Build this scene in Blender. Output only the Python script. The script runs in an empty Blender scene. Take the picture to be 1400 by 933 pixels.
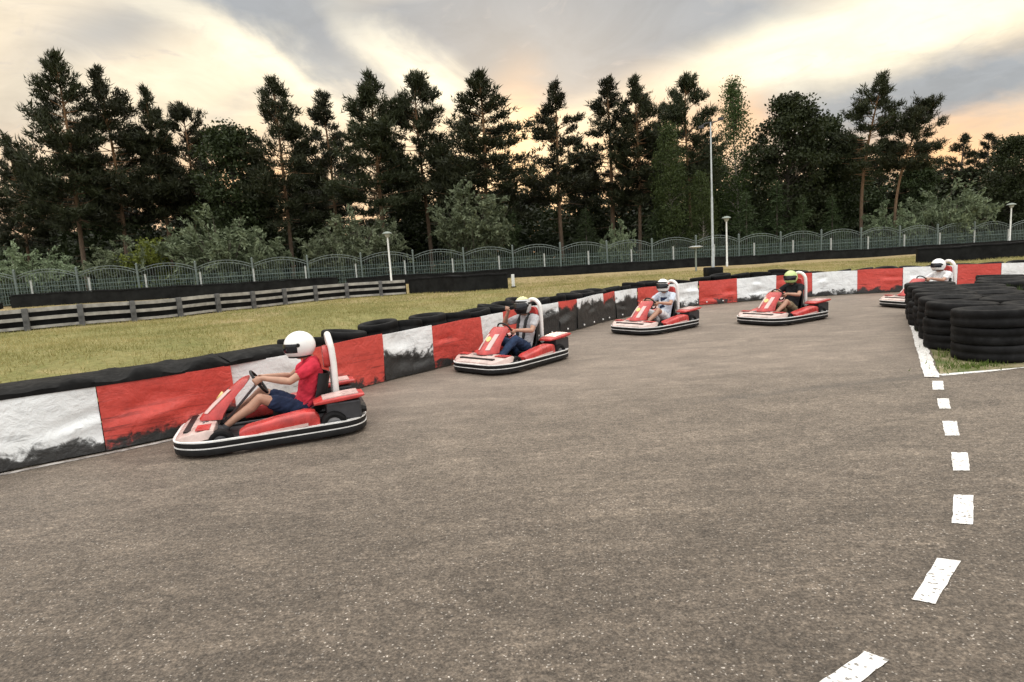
import bpy, bmesh, math, random
import numpy as np
from mathutils import Vector, Matrix

random.seed(7)
RNG = np.random.default_rng(11)
SC = bpy.context.scene
COL = SC.collection

# ---------------------------------------------------------------- camera model
FPX, CAMH = 800.0, 1.75
PITCH = math.atan(109.5 / FPX)
ROLL = math.atan(0.065)
CF = np.array([0, math.cos(PITCH), -math.sin(PITCH)])
_R0 = np.array([1.0, 0, 0]); _U0 = np.array([0, math.sin(PITCH), math.cos(PITCH)])
CR = math.cos(ROLL) * _R0 - math.sin(ROLL) * _U0
CU = math.cos(ROLL) * _U0 + math.sin(ROLL) * _R0

def ray(px, py):
    return CF + (px - 700) / FPX * CR + (466.5 - py) / FPX * CU

def on_plane(px, py, z=0.0):
    d = ray(px, py); t = (z - CAMH) / d[2]
    return np.array([0, 0, CAMH]) + t * d

def at_depth(px, py, Y):
    d = ray(px, py)
    return np.array([0, 0, CAMH]) + d * (Y / d[1])

cam = bpy.data.cameras.new('camera')
camo = bpy.data.objects.new('camera', cam); COL.objects.link(camo)
cam.sensor_width = 36; cam.lens = 36 * FPX / 1400
cam.clip_start = 0.05; cam.clip_end = 2000
camo.matrix_world = Matrix(((CR[0], CU[0], -CF[0], 0), (CR[1], CU[1], -CF[1], 0), (CR[2], CU[2], -CF[2], CAMH), (0, 0, 0, 1)))
SC.camera = camo

# ---------------------------------------------------------------- object helpers
def link(o, parent=None):
    COL.objects.link(o)
    if parent is not None:
        o.parent = parent
    return o

def tag(o, label=None, cat=None, group=None, kind=None):
    if label: o['label'] = label
    if cat: o['category'] = cat
    if group: o['group'] = group
    if kind: o['kind'] = kind
    return o

def empty(name, loc=(0, 0, 0), rz=0.0):
    o = bpy.data.objects.new(name, None); o.empty_display_size = 0.2
    COL.objects.link(o); o.location = loc; o.rotation_euler = (0, 0, rz)
    return o

def copy_tree(o, parent=None):
    c = o.copy(); COL.objects.link(c)
    if parent is not None: c.parent = parent
    for ch in list(o.children):
        copy_tree(ch, c)
    return c

class MB:
    """collects verts / faces, several materials allowed"""
    def __init__(s): s.v = []; s.f = []; s.m = []
    def add(s, v, f, mi=0):
        b = len(s.v); s.v += [tuple(map(float, p)) for p in v]
        s.f += [tuple(i + b for i in q) for q in f]; s.m += [mi] * len(f)
    def box(s, c, sz, rz=0.0, mi=0, M=None):
        hx, hy, hz = sz[0] / 2, sz[1] / 2, sz[2] / 2
        v = [(x, y, z) for z in (-hz, hz) for x, y in ((-hx, -hy), (hx, -hy), (hx, hy), (-hx, hy))]
        if M is None: M = Matrix.Rotation(rz, 3, 'Z')
        v = [tuple(M @ Vector(p) + Vector(c)) for p in v]
        s.add(v, [(3, 2, 1, 0), (4, 5, 6, 7), (0, 1, 5, 4), (1, 2, 6, 5), (2, 3, 7, 6), (3, 0, 4, 7)], mi)
    def bar(s, a, b, w, h, mi=0):
        a, b = Vector(a), Vector(b); d = b - a; L = d.length
        x = d.normalized(); up = Vector((0, 0, 1))
        if abs(x.z) > .98: up = Vector((1, 0, 0))
        y = up.cross(x).normalized(); z = x.cross(y)
        s.box((a + b) / 2, (L, w, h), mi=mi, M=Matrix((x, y, z)).transposed())
    def tube(s, pts, rad, n=10, cap=True, ref=(0, 1, 0), closed=False, mi=0):
        P = [Vector(p) for p in pts]; k = len(P)
        if not isinstance(rad, (list, tuple)): rad = [rad] * k
        rad = [r if isinstance(r, (list, tuple)) else (r, r) for r in rad]
        ref = Vector(ref); T = []
        for i in range(k):
            if closed: t = P[(i + 1) % k] - P[i - 1]
            else: t = P[min(i + 1, k - 1)] - P[max(i - 1, 0)]
            T.append(t.normalized())
        secs = []
        for i in range(k):
            secs.append((P[i], T[i], rad[i][0], rad[i][1]))
        if cap and not closed:
            def caps(p, t, a, b, sgn):
                out = []
                r = min(a, b)
                for ang in (30, 58, 80):
                    c, sn = math.cos(math.radians(ang)), math.sin(math.radians(ang))
                    out.append((p + t * (sgn * r * sn), t, a * c, b * c))
                return out
            secs = caps(*secs[0], -1)[::-1] + secs + caps(*secs[-1], 1)
        v = []
        for p, t, a, b in secs:
            A = ref - t * ref.dot(t)
            if A.length < .15:
                A = Vector((1, 0, 0)); A = A - t * A.dot(t)
            A.normalize(); B = t.cross(A)
            for j in range(n):
                th = 2 * math.pi * j / n
                v.append(p + A * (a * math.cos(th)) + B * (b * math.sin(th)))
        f = []; K = len(secs)
        for i in range(K if closed else K - 1):
            i2 = (i + 1) % K
            for j in range(n):
                j2 = (j + 1) % n
                f.append((i * n + j, i * n + j2, i2 * n + j2, i2 * n + j))
        if not closed:
            f.append(tuple(range(n))[::-1]); f.append(tuple((K - 1) * n + j for j in range(n)))
        s.add(v, f, mi)
    def lathe(s, prof, n=24, M=None, closed=False, mi=0):
        """profile (r, h) turned round local z"""
        v = []
        for r, h in prof:
            for j in range(n):
                a = 2 * math.pi * j / n
                p = Vector((r * math.cos(a), r * math.sin(a), h))
                v.append(M @ p if M else p)
        f = []; k = len(prof)
        for i in range(k if closed else k - 1):
            i2 = (i + 1) % k
            for j in range(n):
                j2 = (j + 1) % n
                f.append((i * n + j, i * n + j2, i2 * n + j2, i2 * n + j))
        if not closed:
            f.append(tuple(range(n))[::-1]); f.append(tuple((k - 1) * n + j for j in range(n)))
        s.add(v, f, mi)
    def loft(s, secs, mi=0):
        """list of equal-length closed rings"""
        n = len(secs[0]); v = [p for r in secs for p in r]; f = []
        for i in range(len(secs) - 1):
            for j in range(n):
                j2 = (j + 1) % n
                f.append((i * n + j, i * n + j2, (i + 1) * n + j2, (i + 1) * n + j))
        f.append(tuple(range(n))[::-1]); f.append(tuple((len(secs) - 1) * n + j for j in range(n)))
        s.add(v, f, mi)
    def prism(s, xy, z0, z1, mi=0):
        a = [(p[0], p[1], z0) for p in xy]; b = [(p[0], p[1], z1) for p in xy]
        s.loft([a, b], mi)
    def mesh(s, name, mats, smooth=False, bevel=0.0, sharp=35):
        me = bpy.data.meshes.new(name)
        me.from_pydata(s.v, [], s.f)
        if not isinstance(mats, (list, tuple)): mats = [mats]
        for m in mats: me.materials.append(m)
        me.polygons.foreach_set('material_index', s.m)
        bm = bmesh.new(); bm.from_mesh(me)
        bmesh.ops.recalc_face_normals(bm, faces=bm.faces)
        if bevel > 0:
            ed = [e for e in bm.edges if len(e.link_faces) == 2 and e.calc_face_angle(0) > math.radians(25)]
            bmesh.ops.bevel(bm, geom=ed, offset=bevel, segments=2, profile=.6, affect='EDGES', clamp_overlap=True)
        if smooth:
            for fc in bm.faces: fc.smooth = True
            for e in bm.edges:
                if len(e.link_faces) == 2 and e.calc_face_angle(0) > math.radians(sharp): e.smooth = False
        bm.to_mesh(me); bm.free()
        return me
    def build(s, name, mats, parent=None, **kw):
        o = bpy.data.objects.new(name, s.mesh(name, mats, **kw))
        return link(o, parent)

def mesh_np(name, verts, faces, mat, smooth=False):
    """quick mesh from numpy arrays (faces all of one size)"""
    me = bpy.data.meshes.new(name)
    n = faces.shape[1]
    me.vertices.add(len(verts)); me.vertices.foreach_set('co', np.asarray(verts, np.float32).ravel())
    me.loops.add(faces.size); me.loops.foreach_set('vertex_index', faces.astype(np.int32).ravel())
    me.polygons.add(len(faces))
    me.polygons.foreach_set('loop_start', np.arange(0, faces.size, n, dtype=np.int32))
    me.polygons.foreach_set('loop_total', np.full(len(faces), n, dtype=np.int32))
    me.update(calc_edges=True); me.materials.append(mat)
    return me

# ---------------------------------------------------------------- materials
class N:
    def __init__(s, name):
        s.m = bpy.data.materials.new(name); s.m.use_nodes = True
        s.t = s.m.node_tree; s.b = s.t.nodes['Principled BSDF']
    def n(s, typ, **kw):
        o = s.t.nodes.new(typ)
        for k, v in kw.items():
            if k in o.inputs.keys() if isinstance(k, str) else False: o.inputs[k].default_value = v
            else: setattr(o, k, v)
        return o
    def l(s, a, b): s.t.links.new(a, b)
    def coord(s, which='Object'):
        return s.n('ShaderNodeTexCoord').outputs[which]
    def noise(s, vec, scale, detail=4, rough=.55, dist=0.0):
        o = s.n('ShaderNodeTexNoise'); s.l(vec, o.inputs['Vector'])
        o.inputs['Scale'].default_value = scale; o.inputs['Detail'].default_value = detail
        o.inputs['Roughness'].default_value = rough; o.inputs['Distortion'].default_value = dist
        return o.outputs['Fac']
    def ramp(s, fac, stops, interp='LINEAR'):
        o = s.n('ShaderNodeValToRGB'); s.l(fac, o.inputs[0]); e = o.color_ramp
        e.interpolation = interp
        while len(e.elements) < len(stops): e.elements.new(.5)
        for el, (p, c) in zip(e.elements, stops):
            el.position = p; el.color = (*c, 1) if isinstance(c, (tuple, list)) else (c, c, c, 1)
        return o.outputs[0]
    def mix(s, fac, a, b, blend='MIX'):
        o = s.n('ShaderNodeMix', data_type='RGBA', blend_type=blend)
        for sock, val in ((0, fac), (6, a), (7, b)):
            if hasattr(val, 'links'): s.l(val, o.inputs[sock])
            elif isinstance(val, (tuple, list)): o.inputs[sock].default_value = (*val, 1)
            else: o.inputs[sock].default_value = val
        return o.outputs[2]
    def math(s, op, a, b=0.0, c=0.0):
        o = s.n('ShaderNodeMath', operation=op)
        for i, val in enumerate((a, b, c)):
            if hasattr(val, 'links'): s.l(val, o.inputs[i])
            else: o.inputs[i].default_value = val
        return o.outputs[0]
    def bump(s, h, strength=.3, dist=.02):
        o = s.n('ShaderNodeBump'); s.l(h, o.inputs['Height'])
        o.inputs['Strength'].default_value = strength; o.inputs['Distance'].default_value = dist
        s.l(o.outputs[0], s.b.inputs['Normal'])
    def base(s, c):
        if hasattr(c, 'links'): s.l(c, s.b.inputs['Base Color'])
        else: s.b.inputs['Base Color'].default_value = (*c, 1)
    def rough(s, r):
        if hasattr(r, 'links'): s.l(r, s.b.inputs['Roughness'])
        else: s.b.inputs['Roughness'].default_value = r

def simple(name, col, rough=.5, metal=0.0, var=.12, nscale=9.0, bump=0.0, bscale=60.0, spec=None):
    k = N(name); co = k.coord()
    nz = k.noise(co, nscale, 5)
    d = tuple(max(0, c * (1 - var * 2.2)) for c in col); u = tuple(min(1, c * (1 + var * 1.2)) for c in col)
    k.base(k.ramp(nz, [(.28, d), (.7, u)])); k.b.inputs['Metallic'].default_value = metal
    k.rough(k.ramp(k.noise(co, nscale * 3, 3), [(.3, max(0, rough - .1)), (.7, min(1, rough + .12))]))
    if spec is not None: k.b.inputs['Specular IOR Level'].default_value = spec
    if bump > 0: k.bump(k.noise(co, bscale, 4), bump, .01)
    return k.m

M = {}
M['rubber'] = simple('black_rubber', (.007, .007, .007), .72, var=.4, nscale=5, bump=.4, bscale=30, spec=.14)
M['tyre'] = simple('tyre_rubber', (.007, .007, .0073), .74, var=.6, nscale=4, bump=.35, bscale=45, spec=.16)
M['wall_rubber'] = simple('wall_rubber', (.008, .0085, .008), .8, var=.4, nscale=2, bump=.3, bscale=9, spec=.2)
M['black_plastic'] = simple('black_plastic', (.009, .009, .0095), .5, var=.4, nscale=6, spec=.3)
M['red_plastic'] = simple('red_plastic', (.47, .045, .04), .3, var=.2, nscale=7, bump=.05, bscale=25)
M['sky_sheen_pale'] = simple('sky_sheen_pale', (.60, .42, .39), .28, var=.12, nscale=5)  # light on red bodywork, put in as a pale base colour
M['sky_sheen_cream'] = simple('sky_sheen_cream', (.56, .43, .39), .28, var=.18, nscale=5)  # sky reflection on the red cowl, put into the base colour
M['white_plastic'] = simple('white_plastic', (.8, .79, .76), .3, var=.05)
M['strip'] = simple('white_strip', (.78, .77, .75), .3, var=.1, nscale=8)
M['steel'] = simple('kart_steel', (.25, .25, .26), .4, metal=.8)
M['dark_steel'] = simple('dark_steel', (.06, .06, .065), .45, metal=.5)
M['skin'] = simple('skin', (.42, .235, .16), .5, var=.08, nscale=14)
M['visor'] = simple('dark_visor', (.012, .013, .018), .08, var=.1)
M['helmet_white'] = simple('helmet_white', (.82, .82, .8), .2, var=.03)
M['helmet_lime'] = simple('helmet_lime', (.48, .60, .24), .25, var=.06)
M['helmet_grey'] = simple('helmet_grey', (.5, .5, .5), .25, var=.06)
M['helmet_yellow'] = simple('helmet_yellow', (.7, .66, .3), .25, var=.05)
M['plate_yellow'] = simple('plate_yellow', (.72, .6, .22), .35, var=.05)
def cloth(name, c): return simple(name, c, .9, var=.14, nscale=11, bump=.5, bscale=22, spec=.15)
M['cloth_red'] = cloth('red_cotton', (.55, .035, .06))
M['cloth_grey'] = cloth('grey_cotton', (.42, .41, .42))
M['cloth_pale'] = cloth('pale_blue_cotton', (.55, .6, .68))
M['cloth_black'] = cloth('black_cotton', (.018, .018, .02))
M['cloth_white'] = cloth('white_cotton', (.72, .72, .73))
M['cloth_navy'] = cloth('navy_cotton', (.02, .03, .065))
M['denim'] = cloth('denim', (.03, .05, .10))
M['khaki'] = cloth('khaki_cotton', (.24, .19, .12))
M['shoe'] = simple('shoe_canvas', (.05, .05, .055), .7)
M['shoe_light'] = simple('shoe_light', (.55, .53, .5), .7)
M['harness'] = simple('harness', (.015, .015, .016), .75)
M['fence_paint'] = simple('fence_paint', (.13, .16, .145), .5, var=.15)
M['wire'] = simple('wire', (.13, .19, .17), .5, var=.2)
M['pale_post'] = simple('pale_post', (.42, .44, .41), .6, var=.15)
M['lamp_white'] = simple('lamp_white', (.74, .75, .72), .4, var=.06)
M['lamp_head'] = simple('lamp_head', (.20, .23, .2), .5, var=.1)
M['galv'] = simple('galvanised', (.44, .47, .47), .45, metal=.3, var=.12)
M['rail_wood'] = simple('rail_grey_wood', (.33, .315, .285), .7, var=.2, nscale=4, bump=.3, bscale=30)
M['post_dark'] = simple('rail_post', (.10, .10, .10), .75, var=.3, nscale=5)

def belt_mat(name, col, dark):
    k = N(name); co = k.coord('Object')
    sep = k.n('ShaderNodeSeparateXYZ'); k.l(co, sep.inputs[0]); z = sep.outputs[2]
    at = k.n('ShaderNodeAttribute', attribute_type='OBJECT', attribute_name='scuff').outputs['Fac']
    info = k.n('ShaderNodeObjectInfo')
    off = k.n('ShaderNodeVectorMath', operation='ADD'); k.l(co, off.inputs[0])
    sc = k.n('ShaderNodeVectorMath', operation='SCALE'); k.l(info.outputs['Location'], sc.inputs[0]); sc.inputs['Scale'].default_value = 3.1
    k.l(sc.outputs[0], off.inputs[1]); co = off.outputs[0]
    big = k.noise(co, 1.5, 5, .62, .9); fine = k.noise(co, 8, 7, .7, 1.2)
    # rubbed-off paint: the lower the more, edge broken by noise
    h = k.math('SUBTRACT', at, z)
    h = k.math('ADD', k.math('MULTIPLY', h, 7.0), k.math('MULTIPLY', k.math('SUBTRACT', big, .5), 6.5))
    h = k.math('ADD', h, k.math('MULTIPLY', k.math('SUBTRACT', fine, .5), 2.2))
    bare = k.ramp(h, [(.05, 0.0), (.35, .45), (.55, .9), (.9, 1.0)])
    grime = k.ramp(k.noise(co, 4.5, 7, .7, 1.0), [(.42, 0.0), (.72, .75)])
    # horizontal rub streaks
    mp = k.n('ShaderNodeMapping'); k.l(co, mp.inputs[0]); mp.inputs['Scale'].default_value = (1.1, 1.1, 13)
    st = k.ramp(k.noise(mp.outputs[0], 1.6, 5, .6, .8), [(.54, 0.0), (.70, .75)])
    zr = k.ramp(z, [(.2, 1.0), (.75, .15)])
    c = k.mix(k.math('MULTIPLY', grime, .35), col, dark)
    c = k.mix(k.math('MULTIPLY', st, zr), c, tuple(x * .25 for x in dark))
    rub = k.mix(k.noise(co, 16, 5, .7), (.006, .006, .006), (.04, .039, .037))
    c = k.mix(bare, c, rub)
    k.base(c); k.rough(k.ramp(fine, [(.3, .42), (.7, .7)]))
    k.bump(k.math('ADD', k.noise(co, 5, 5, .6, .5), k.math('MULTIPLY', fine, .35)), .7, .05)
    return k.m
M['belt_white'] = belt_mat('belt_white_paint', (.84, .86, .86), (.36, .37, .38))
M['belt_red'] = belt_mat('belt_red_paint', (.60, .07, .052), (.17, .022, .02))

# asphalt ---------------------------------------------------------------
def asphalt():
    k = N('asphalt'); co = k.coord('Object')
    big = k.noise(co, .35, 5, .6, .3); mid = k.noise(co, 2.2, 6, .65, .5); med = k.noise(co, 14, 4, .6)
    mp = k.n('ShaderNodeMapping'); k.l(co, mp.inputs[0]); mp.inputs['Rotation'].default_value = (0, 0, .25); mp.inputs['Scale'].default_value = (.9, 3.6, 1)
    streak = k.noise(mp.outputs[0], 1.5, 6, .68, .8)
    c = k.ramp(big, [(.3, (.105, .087, .069)), (.7, (.165, .138, .110))])
    c = k.mix(.55, c, k.ramp(mid, [(.34, (.055, .045, .037)), (.62, (.215, .18, .145))]))
    c = k.mix(k.ramp(streak, [(.5, 0.0), (.68, .7)]), c, (.26, .217, .172))
    c = k.mix(.4, c, k.ramp(med, [(.3, (.06, .051, .043)), (.7, (.215, .186, .158))]))
    # aggregate
    vo = k.n('ShaderNodeTexVoronoi', feature='F1'); k.l(co, vo.inputs['Vector']); vo.inputs['Scale'].default_value = 135
    cell = k.n('ShaderNodeSeparateColor'); k.l(vo.outputs['Color'], cell.inputs[0]); r = cell.outputs[0]
    agg = k.ramp(r, [(0.0, (.05, .042, .034)), (.5, (.098, .082, .066)), (.85, (.16, .137, .112)), (1.0, (.22, .19, .16))])
    vo2 = k.n('ShaderNodeTexVoronoi', feature='F1'); k.l(co, vo2.inputs['Vector']); vo2.inputs['Scale'].default_value = 60
    c2 = k.n('ShaderNodeSeparateColor'); k.l(vo2.outputs['Color'], c2.inputs[0])
    agg2 = k.ramp(c2.outputs[1], [(0.0, .7), (.5, .95), (.9, 1.15), (1.0, 1.5)])
    sep = k.n('ShaderNodeSeparateXYZ'); k.l(co, sep.inputs[0])
    # the far bend is newer, finer and paler asphalt than the apron near the entry
    edge = k.math('ADD', k.math('SUBTRACT', sep.outputs[1], k.math('MULTIPLY', sep.outputs[0], .15)), k.math('MULTIPLY', k.math('SUBTRACT', big, .5), 1.2))
    newer = k.ramp(k.math('MULTIPLY', k.math('SUBTRACT', edge, 5.9), .45), [(0.0, 0.0), (1.0, 1.0)])
    aggmix = k.math('MULTIPLY', k.math('SUBTRACT', 1.0, k.math('MULTIPLY', newer, .8)), .4)
    c = k.mix(newer, c, k.mix(.55, c, (.215, .182, .155)))
    c = k.mix(aggmix, c, agg)
    c = k.mix(.45, c, agg2, 'MULTIPLY')
    c = k.mix(1.0, c, (1.0, .955, .905), "MULTIPLY")
    # vignette-like darkening painted into the near apron, with sparkly aggregate, broken by pale worn patches
    apron_vignette = k.math('MULTIPLY', k.ramp(k.math('ADD', k.math('MULTIPLY', k.math('SUBTRACT', 5.2, sep.outputs[1]), .3), k.math('MULTIPLY', k.math('SUBTRACT', mid, .5), 2.2)), [(0.0, 0.0), (.8, 1.0)]), .85)
    c = k.mix(apron_vignette, c, k.mix(1.0, c, (.60, .595, .59), 'MULTIPLY'))
    spark = k.math('MULTIPLY', k.ramp(r, [(.978, 0.0), (.99, .75)]), k.math('ADD', k.math('MULTIPLY', apron_vignette, .8), .15))
    c = k.mix(spark, c, (.46, .42, .37))
    mp3 = k.n('ShaderNodeMapping'); k.l(co, mp3.inputs[0]); mp3.inputs['Rotation'].default_value = (0, 0, .2); mp3.inputs['Scale'].default_value = (.8, 1.9, 1)
    c = k.mix(1.0, c, k.ramp(k.noise(mp3.outputs[0], 1.3, 7, .68, 1.0), [(.34, .8), (.5, 1.0), (.66, 1.28)]), 'MULTIPLY')
    grain = k.math('SUBTRACT', 1.0, k.math('MULTIPLY', newer, .65))
    c = k.mix(grain, c, k.ramp(k.noise(mp3.outputs[0], 17, 4, .7, .6), [(.32, .68), (.5, .98), (.68, 1.4)]), 'MULTIPLY')
    c = k.mix(grain, c, k.ramp(k.noise(co, 60, 4, .75), [(.34, .5), (.5, .98), (.66, 1.6)]), 'MULTIPLY')
    # seam between the two surfaces, right of centre
    sl = k.math('SUBTRACT', k.math('SUBTRACT', sep.outputs[1], k.math('MULTIPLY', sep.outputs[0], .17)), 6.24)
    sl = k.math('ABSOLUTE', k.math('ADD', sl, k.math('MULTIPLY', k.math('SUBTRACT', mid, .5), .22)))
    inx = k.ramp(k.math('MULTIPLY', sep.outputs[0], .2), [(.36, 0.0), (.52, 1.0)])
    seam = k.math('MULTIPLY', k.ramp(sl, [(.02, .4), (.16, 0.0)]), inx)
    c = k.mix(seam, c, (.05, .045, .04))
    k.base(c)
    k.rough(k.ramp(r, [(0, .9), (1, .55)])); k.b.inputs['Specular IOR Level'].default_value = .4
    hgt = k.math('ADD', k.math('MULTIPLY', vo.outputs['Distance'], -.6), k.math('MULTIPLY', med, .5))
    k.bump(hgt, .32, .006)
    return k.m
M['asphalt'] = asphalt()

def paint():
    k = N('road_paint'); co = k.coord('Object')
    vo = k.n('ShaderNodeTexVoronoi', feature='F1'); k.l(co, vo.inputs['Vector']); vo.inputs['Scale'].default_value = 75
    cell = k.n('ShaderNodeSeparateColor'); k.l(vo.outputs['Color'], cell.inputs[0])
    pit = k.ramp(cell.outputs[0], [(.88, 0.0), (.91, .85)])
    w = k.ramp(k.noise(co, 9, 7, .7), [(.5, 0.0), (.75, .55)])
    c = k.mix(k.math('MAXIMUM', pit, w), (.72, .70, .67), (.13, .12, .11))
    k.base(c); k.rough(.65); k.bump(k.noise(co, 90, 3), .4, .004)
    return k.m
M['paint'] = paint()

def worn_paint():
    k = N('worn_road_paint'); co = k.coord('Object')
    w = k.ramp(k.noise(co, 6, 7, .7), [(.42, 0.0), (.62, .9)])
    k.base(k.mix(w, (.5, .47, .44), (.15, .13, .115))); k.rough(.75)
    return k.m
M['worn_paint'] = worn_paint()

def ground_mat():
    k = N('dry_grass_ground'); co = k.coord('Object')
    sep = k.n('ShaderNodeSeparateXYZ'); k.l(co, sep.inputs[0])
    big = k.noise(co, .22, 5, .6, .5); mid = k.noise(co, 1.1, 6, .65, .8); fine = k.noise(co, 9, 5, .7)
    g = k.ramp(mid, [(.3, (.145, .15, .052)), (.55, (.225, .205, .085)), (.75, (.32, .26, .125))])
    d = k.ramp(mid, [(.3, (.25, .19, .095)), (.7, (.38, .29, .165))])
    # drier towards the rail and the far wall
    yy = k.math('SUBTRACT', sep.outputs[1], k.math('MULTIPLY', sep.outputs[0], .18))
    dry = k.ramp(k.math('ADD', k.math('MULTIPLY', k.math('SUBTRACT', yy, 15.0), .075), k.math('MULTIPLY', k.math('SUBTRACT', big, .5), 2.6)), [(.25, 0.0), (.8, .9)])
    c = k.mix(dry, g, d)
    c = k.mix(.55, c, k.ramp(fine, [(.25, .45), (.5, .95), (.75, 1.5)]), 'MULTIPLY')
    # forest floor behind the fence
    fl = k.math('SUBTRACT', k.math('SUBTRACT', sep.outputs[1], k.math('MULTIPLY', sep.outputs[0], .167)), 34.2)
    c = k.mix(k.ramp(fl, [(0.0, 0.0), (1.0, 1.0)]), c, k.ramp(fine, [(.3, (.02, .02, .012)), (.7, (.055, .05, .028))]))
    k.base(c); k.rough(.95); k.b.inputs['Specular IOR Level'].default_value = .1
    k.bump(k.math('ADD', fine, k.math('MULTIPLY', mid, 2.0)), .8, .06)
    return k.m
M['ground'] = ground_mat()

def leaf_mat(name, a, b, trans=.25, nscale=1.2):
    k = N(name); co = k.coord('Object')
    info = k.n('ShaderNodeObjectInfo')
    nz = k.noise(co, nscale, 4, .6); nf = k.noise(co, 14, 2)
    f = k.math('ADD', k.math('MULTIPLY', nz, .6), k.math('MULTIPLY', nf, .4))
    c = k.ramp(f, [(.34, a), (.64, b)])
    hs = k.n('ShaderNodeHueSaturation'); k.l(c, hs.inputs['Color'])
    k.l(k.math('ADD', k.math('MULTIPLY', info.outputs['Random'], .6), .7), hs.inputs['Value'])
    k.l(k.math('ADD', k.math('MULTIPLY', info.outputs['Random'], .03), .485), hs.inputs['Hue'])
    c = hs.outputs[0]
    k.base(c); k.rough(.6); k.b.inputs['Specular IOR Level'].default_value = .25
    tr = k.n('ShaderNodeBsdfTranslucent'); k.l(c, tr.inputs[0])
    mx = k.n('ShaderNodeMixShader'); mx.inputs[0].default_value = trans
    out = k.t.nodes['Material Output']
    k.l(k.b.outputs[0], mx.inputs[1]); k.l(tr.outputs[0], mx.inputs[2]); k.l(mx.outputs[0], out.inputs[0])
    return k.m
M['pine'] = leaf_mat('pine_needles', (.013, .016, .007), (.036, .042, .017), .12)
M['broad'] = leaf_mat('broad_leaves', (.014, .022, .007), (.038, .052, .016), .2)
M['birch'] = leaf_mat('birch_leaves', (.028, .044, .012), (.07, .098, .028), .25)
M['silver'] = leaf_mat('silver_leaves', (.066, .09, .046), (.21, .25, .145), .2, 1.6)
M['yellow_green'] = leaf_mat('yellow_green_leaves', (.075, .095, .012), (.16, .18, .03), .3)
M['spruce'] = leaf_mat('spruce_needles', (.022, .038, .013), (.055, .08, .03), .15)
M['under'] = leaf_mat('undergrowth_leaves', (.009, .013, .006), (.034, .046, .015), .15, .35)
M['grass'] = leaf_mat('grass_blades', (.17, .18, .06), (.38, .315, .14), .3, .5)
M['weed'] = leaf_mat('weed_blades', (.06, .11, .015), (.16, .22, .05), .3, 2)

def bark(name, low, high, h0, h1):
    k = N(name); co = k.coord('Object')
    sep = k.n('ShaderNodeSeparateXYZ'); k.l(co, sep.inputs[0])
    mp = k.n('ShaderNodeMapping'); k.l(co, mp.inputs[0]); mp.inputs['Scale'].default_value = (9, 9, 2)
    nz = k.noise(mp.outputs[0], 2.0, 5, .65, .4)
    t = k.math('DIVIDE', k.math('SUBTRACT', sep.outputs[2], h0), h1 - h0)
    c = k.mix(k.ramp(t, [(0, 0.0), (1, 1.0)]), low, high)
    c = k.mix(.8, c, k.ramp(nz, [(.3, .35), (.7, 1.4)]), 'MULTIPLY')
    k.base(c); k.rough(.9); k.bump(nz, .7, .04)
    return k.m
M['pine_bark'] = bark('pine_bark', (.115, .085, .06), (.22, .12, .055), 1.5, 8)
M['dark_bark'] = bark('dark_bark', (.08, .065, .05), (.06, .05, .04), 1, 5)
M['birch_bark'] = bark('birch_bark', (.36, .33, .28), (.3, .27, .22), 1, 7)

# ---------------------------------------------------------------- barrier curve and terrain
CTRL = [(-15.0, -4.5), (-11.5, -.6), (-8.6, 2.4), (-6.6, 4.15), (-5.08, 5.6), (-4.4, 6.08), (-3.38, 7.0), (-2.04, 8.95), (-1.37, 9.75), (-.55, 10.8), (.57, 12.72),
        (1.2, 13.45), (1.82, 14.25), (2.72, 15.6), (3.65, 16.45), (5.5, 17.9), (6.95, 18.25), (8.3, 18.5), (9.65, 18.52),
        (11.1, 18.45), (12.25, 18.22), (13.8, 17.9), (14.8, 17.15), (15.5, 16.1), (16.0, 14.6), (16.2, 12.5), (16.2, 9.0), (16.2, 0.0), (16.2, -6)]
def catmull(P, per=24):
    P = np.array(P, float); out = []
    Q = np.vstack([2 * P[0] - P[1], P, 2 * P[-1] - P[-2]])
    for i in range(1, len(Q) - 2):
        p0, p1, p2, p3 = Q[i - 1], Q[i], Q[i + 1], Q[i + 2]
        for t in np.linspace(0, 1, per, endpoint=False):
            out.append(.5 * ((2 * p1) + (-p0 + p2) * t + (2 * p0 - 5 * p1 + 4 * p2 - p3) * t * t + (-p0 + 3 * p1 - 3 * p2 + p3) * t ** 3))
    out.append(P[-1]); return np.array(out)
def resample(C, step):
    d = np.r_[0, np.cumsum(np.linalg.norm(np.diff(C, axis=0), axis=1))]
    s = np.arange(0, d[-1], step)
    return s, np.c_[np.interp(s, d, C[:, 0]), np.interp(s, d, C[:, 1])]
BS, BC = resample(catmull(CTRL), .05)
for _ in range(30):      # ease tracing wobble out of the line
    BC[1:-1] = .25 * BC[:-2] + .5 * BC[1:-1] + .25 * BC[2:]
BT = np.gradient(BC, axis=0); BT /= np.linalg.norm(BT, axis=1)[:, None]
BN = np.c_[-BT[:, 1], BT[:, 0]]       # left of travel = away from the track
def bpt(s):
    return np.array([np.interp(s, BS, BC[:, 0]), np.interp(s, BS, BC[:, 1])])
def bnrm(s):
    n = np.array([np.interp(s, BS, BN[:, 0]), np.interp(s, BS, BN[:, 1])]); return n / np.linalg.norm(n)
def near_s(p):
    return BS[np.argmin(((BC - np.array(p)[:2]) ** 2).sum(1))]
BCc = BC[::4]; BNc = BN[::4]
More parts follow.
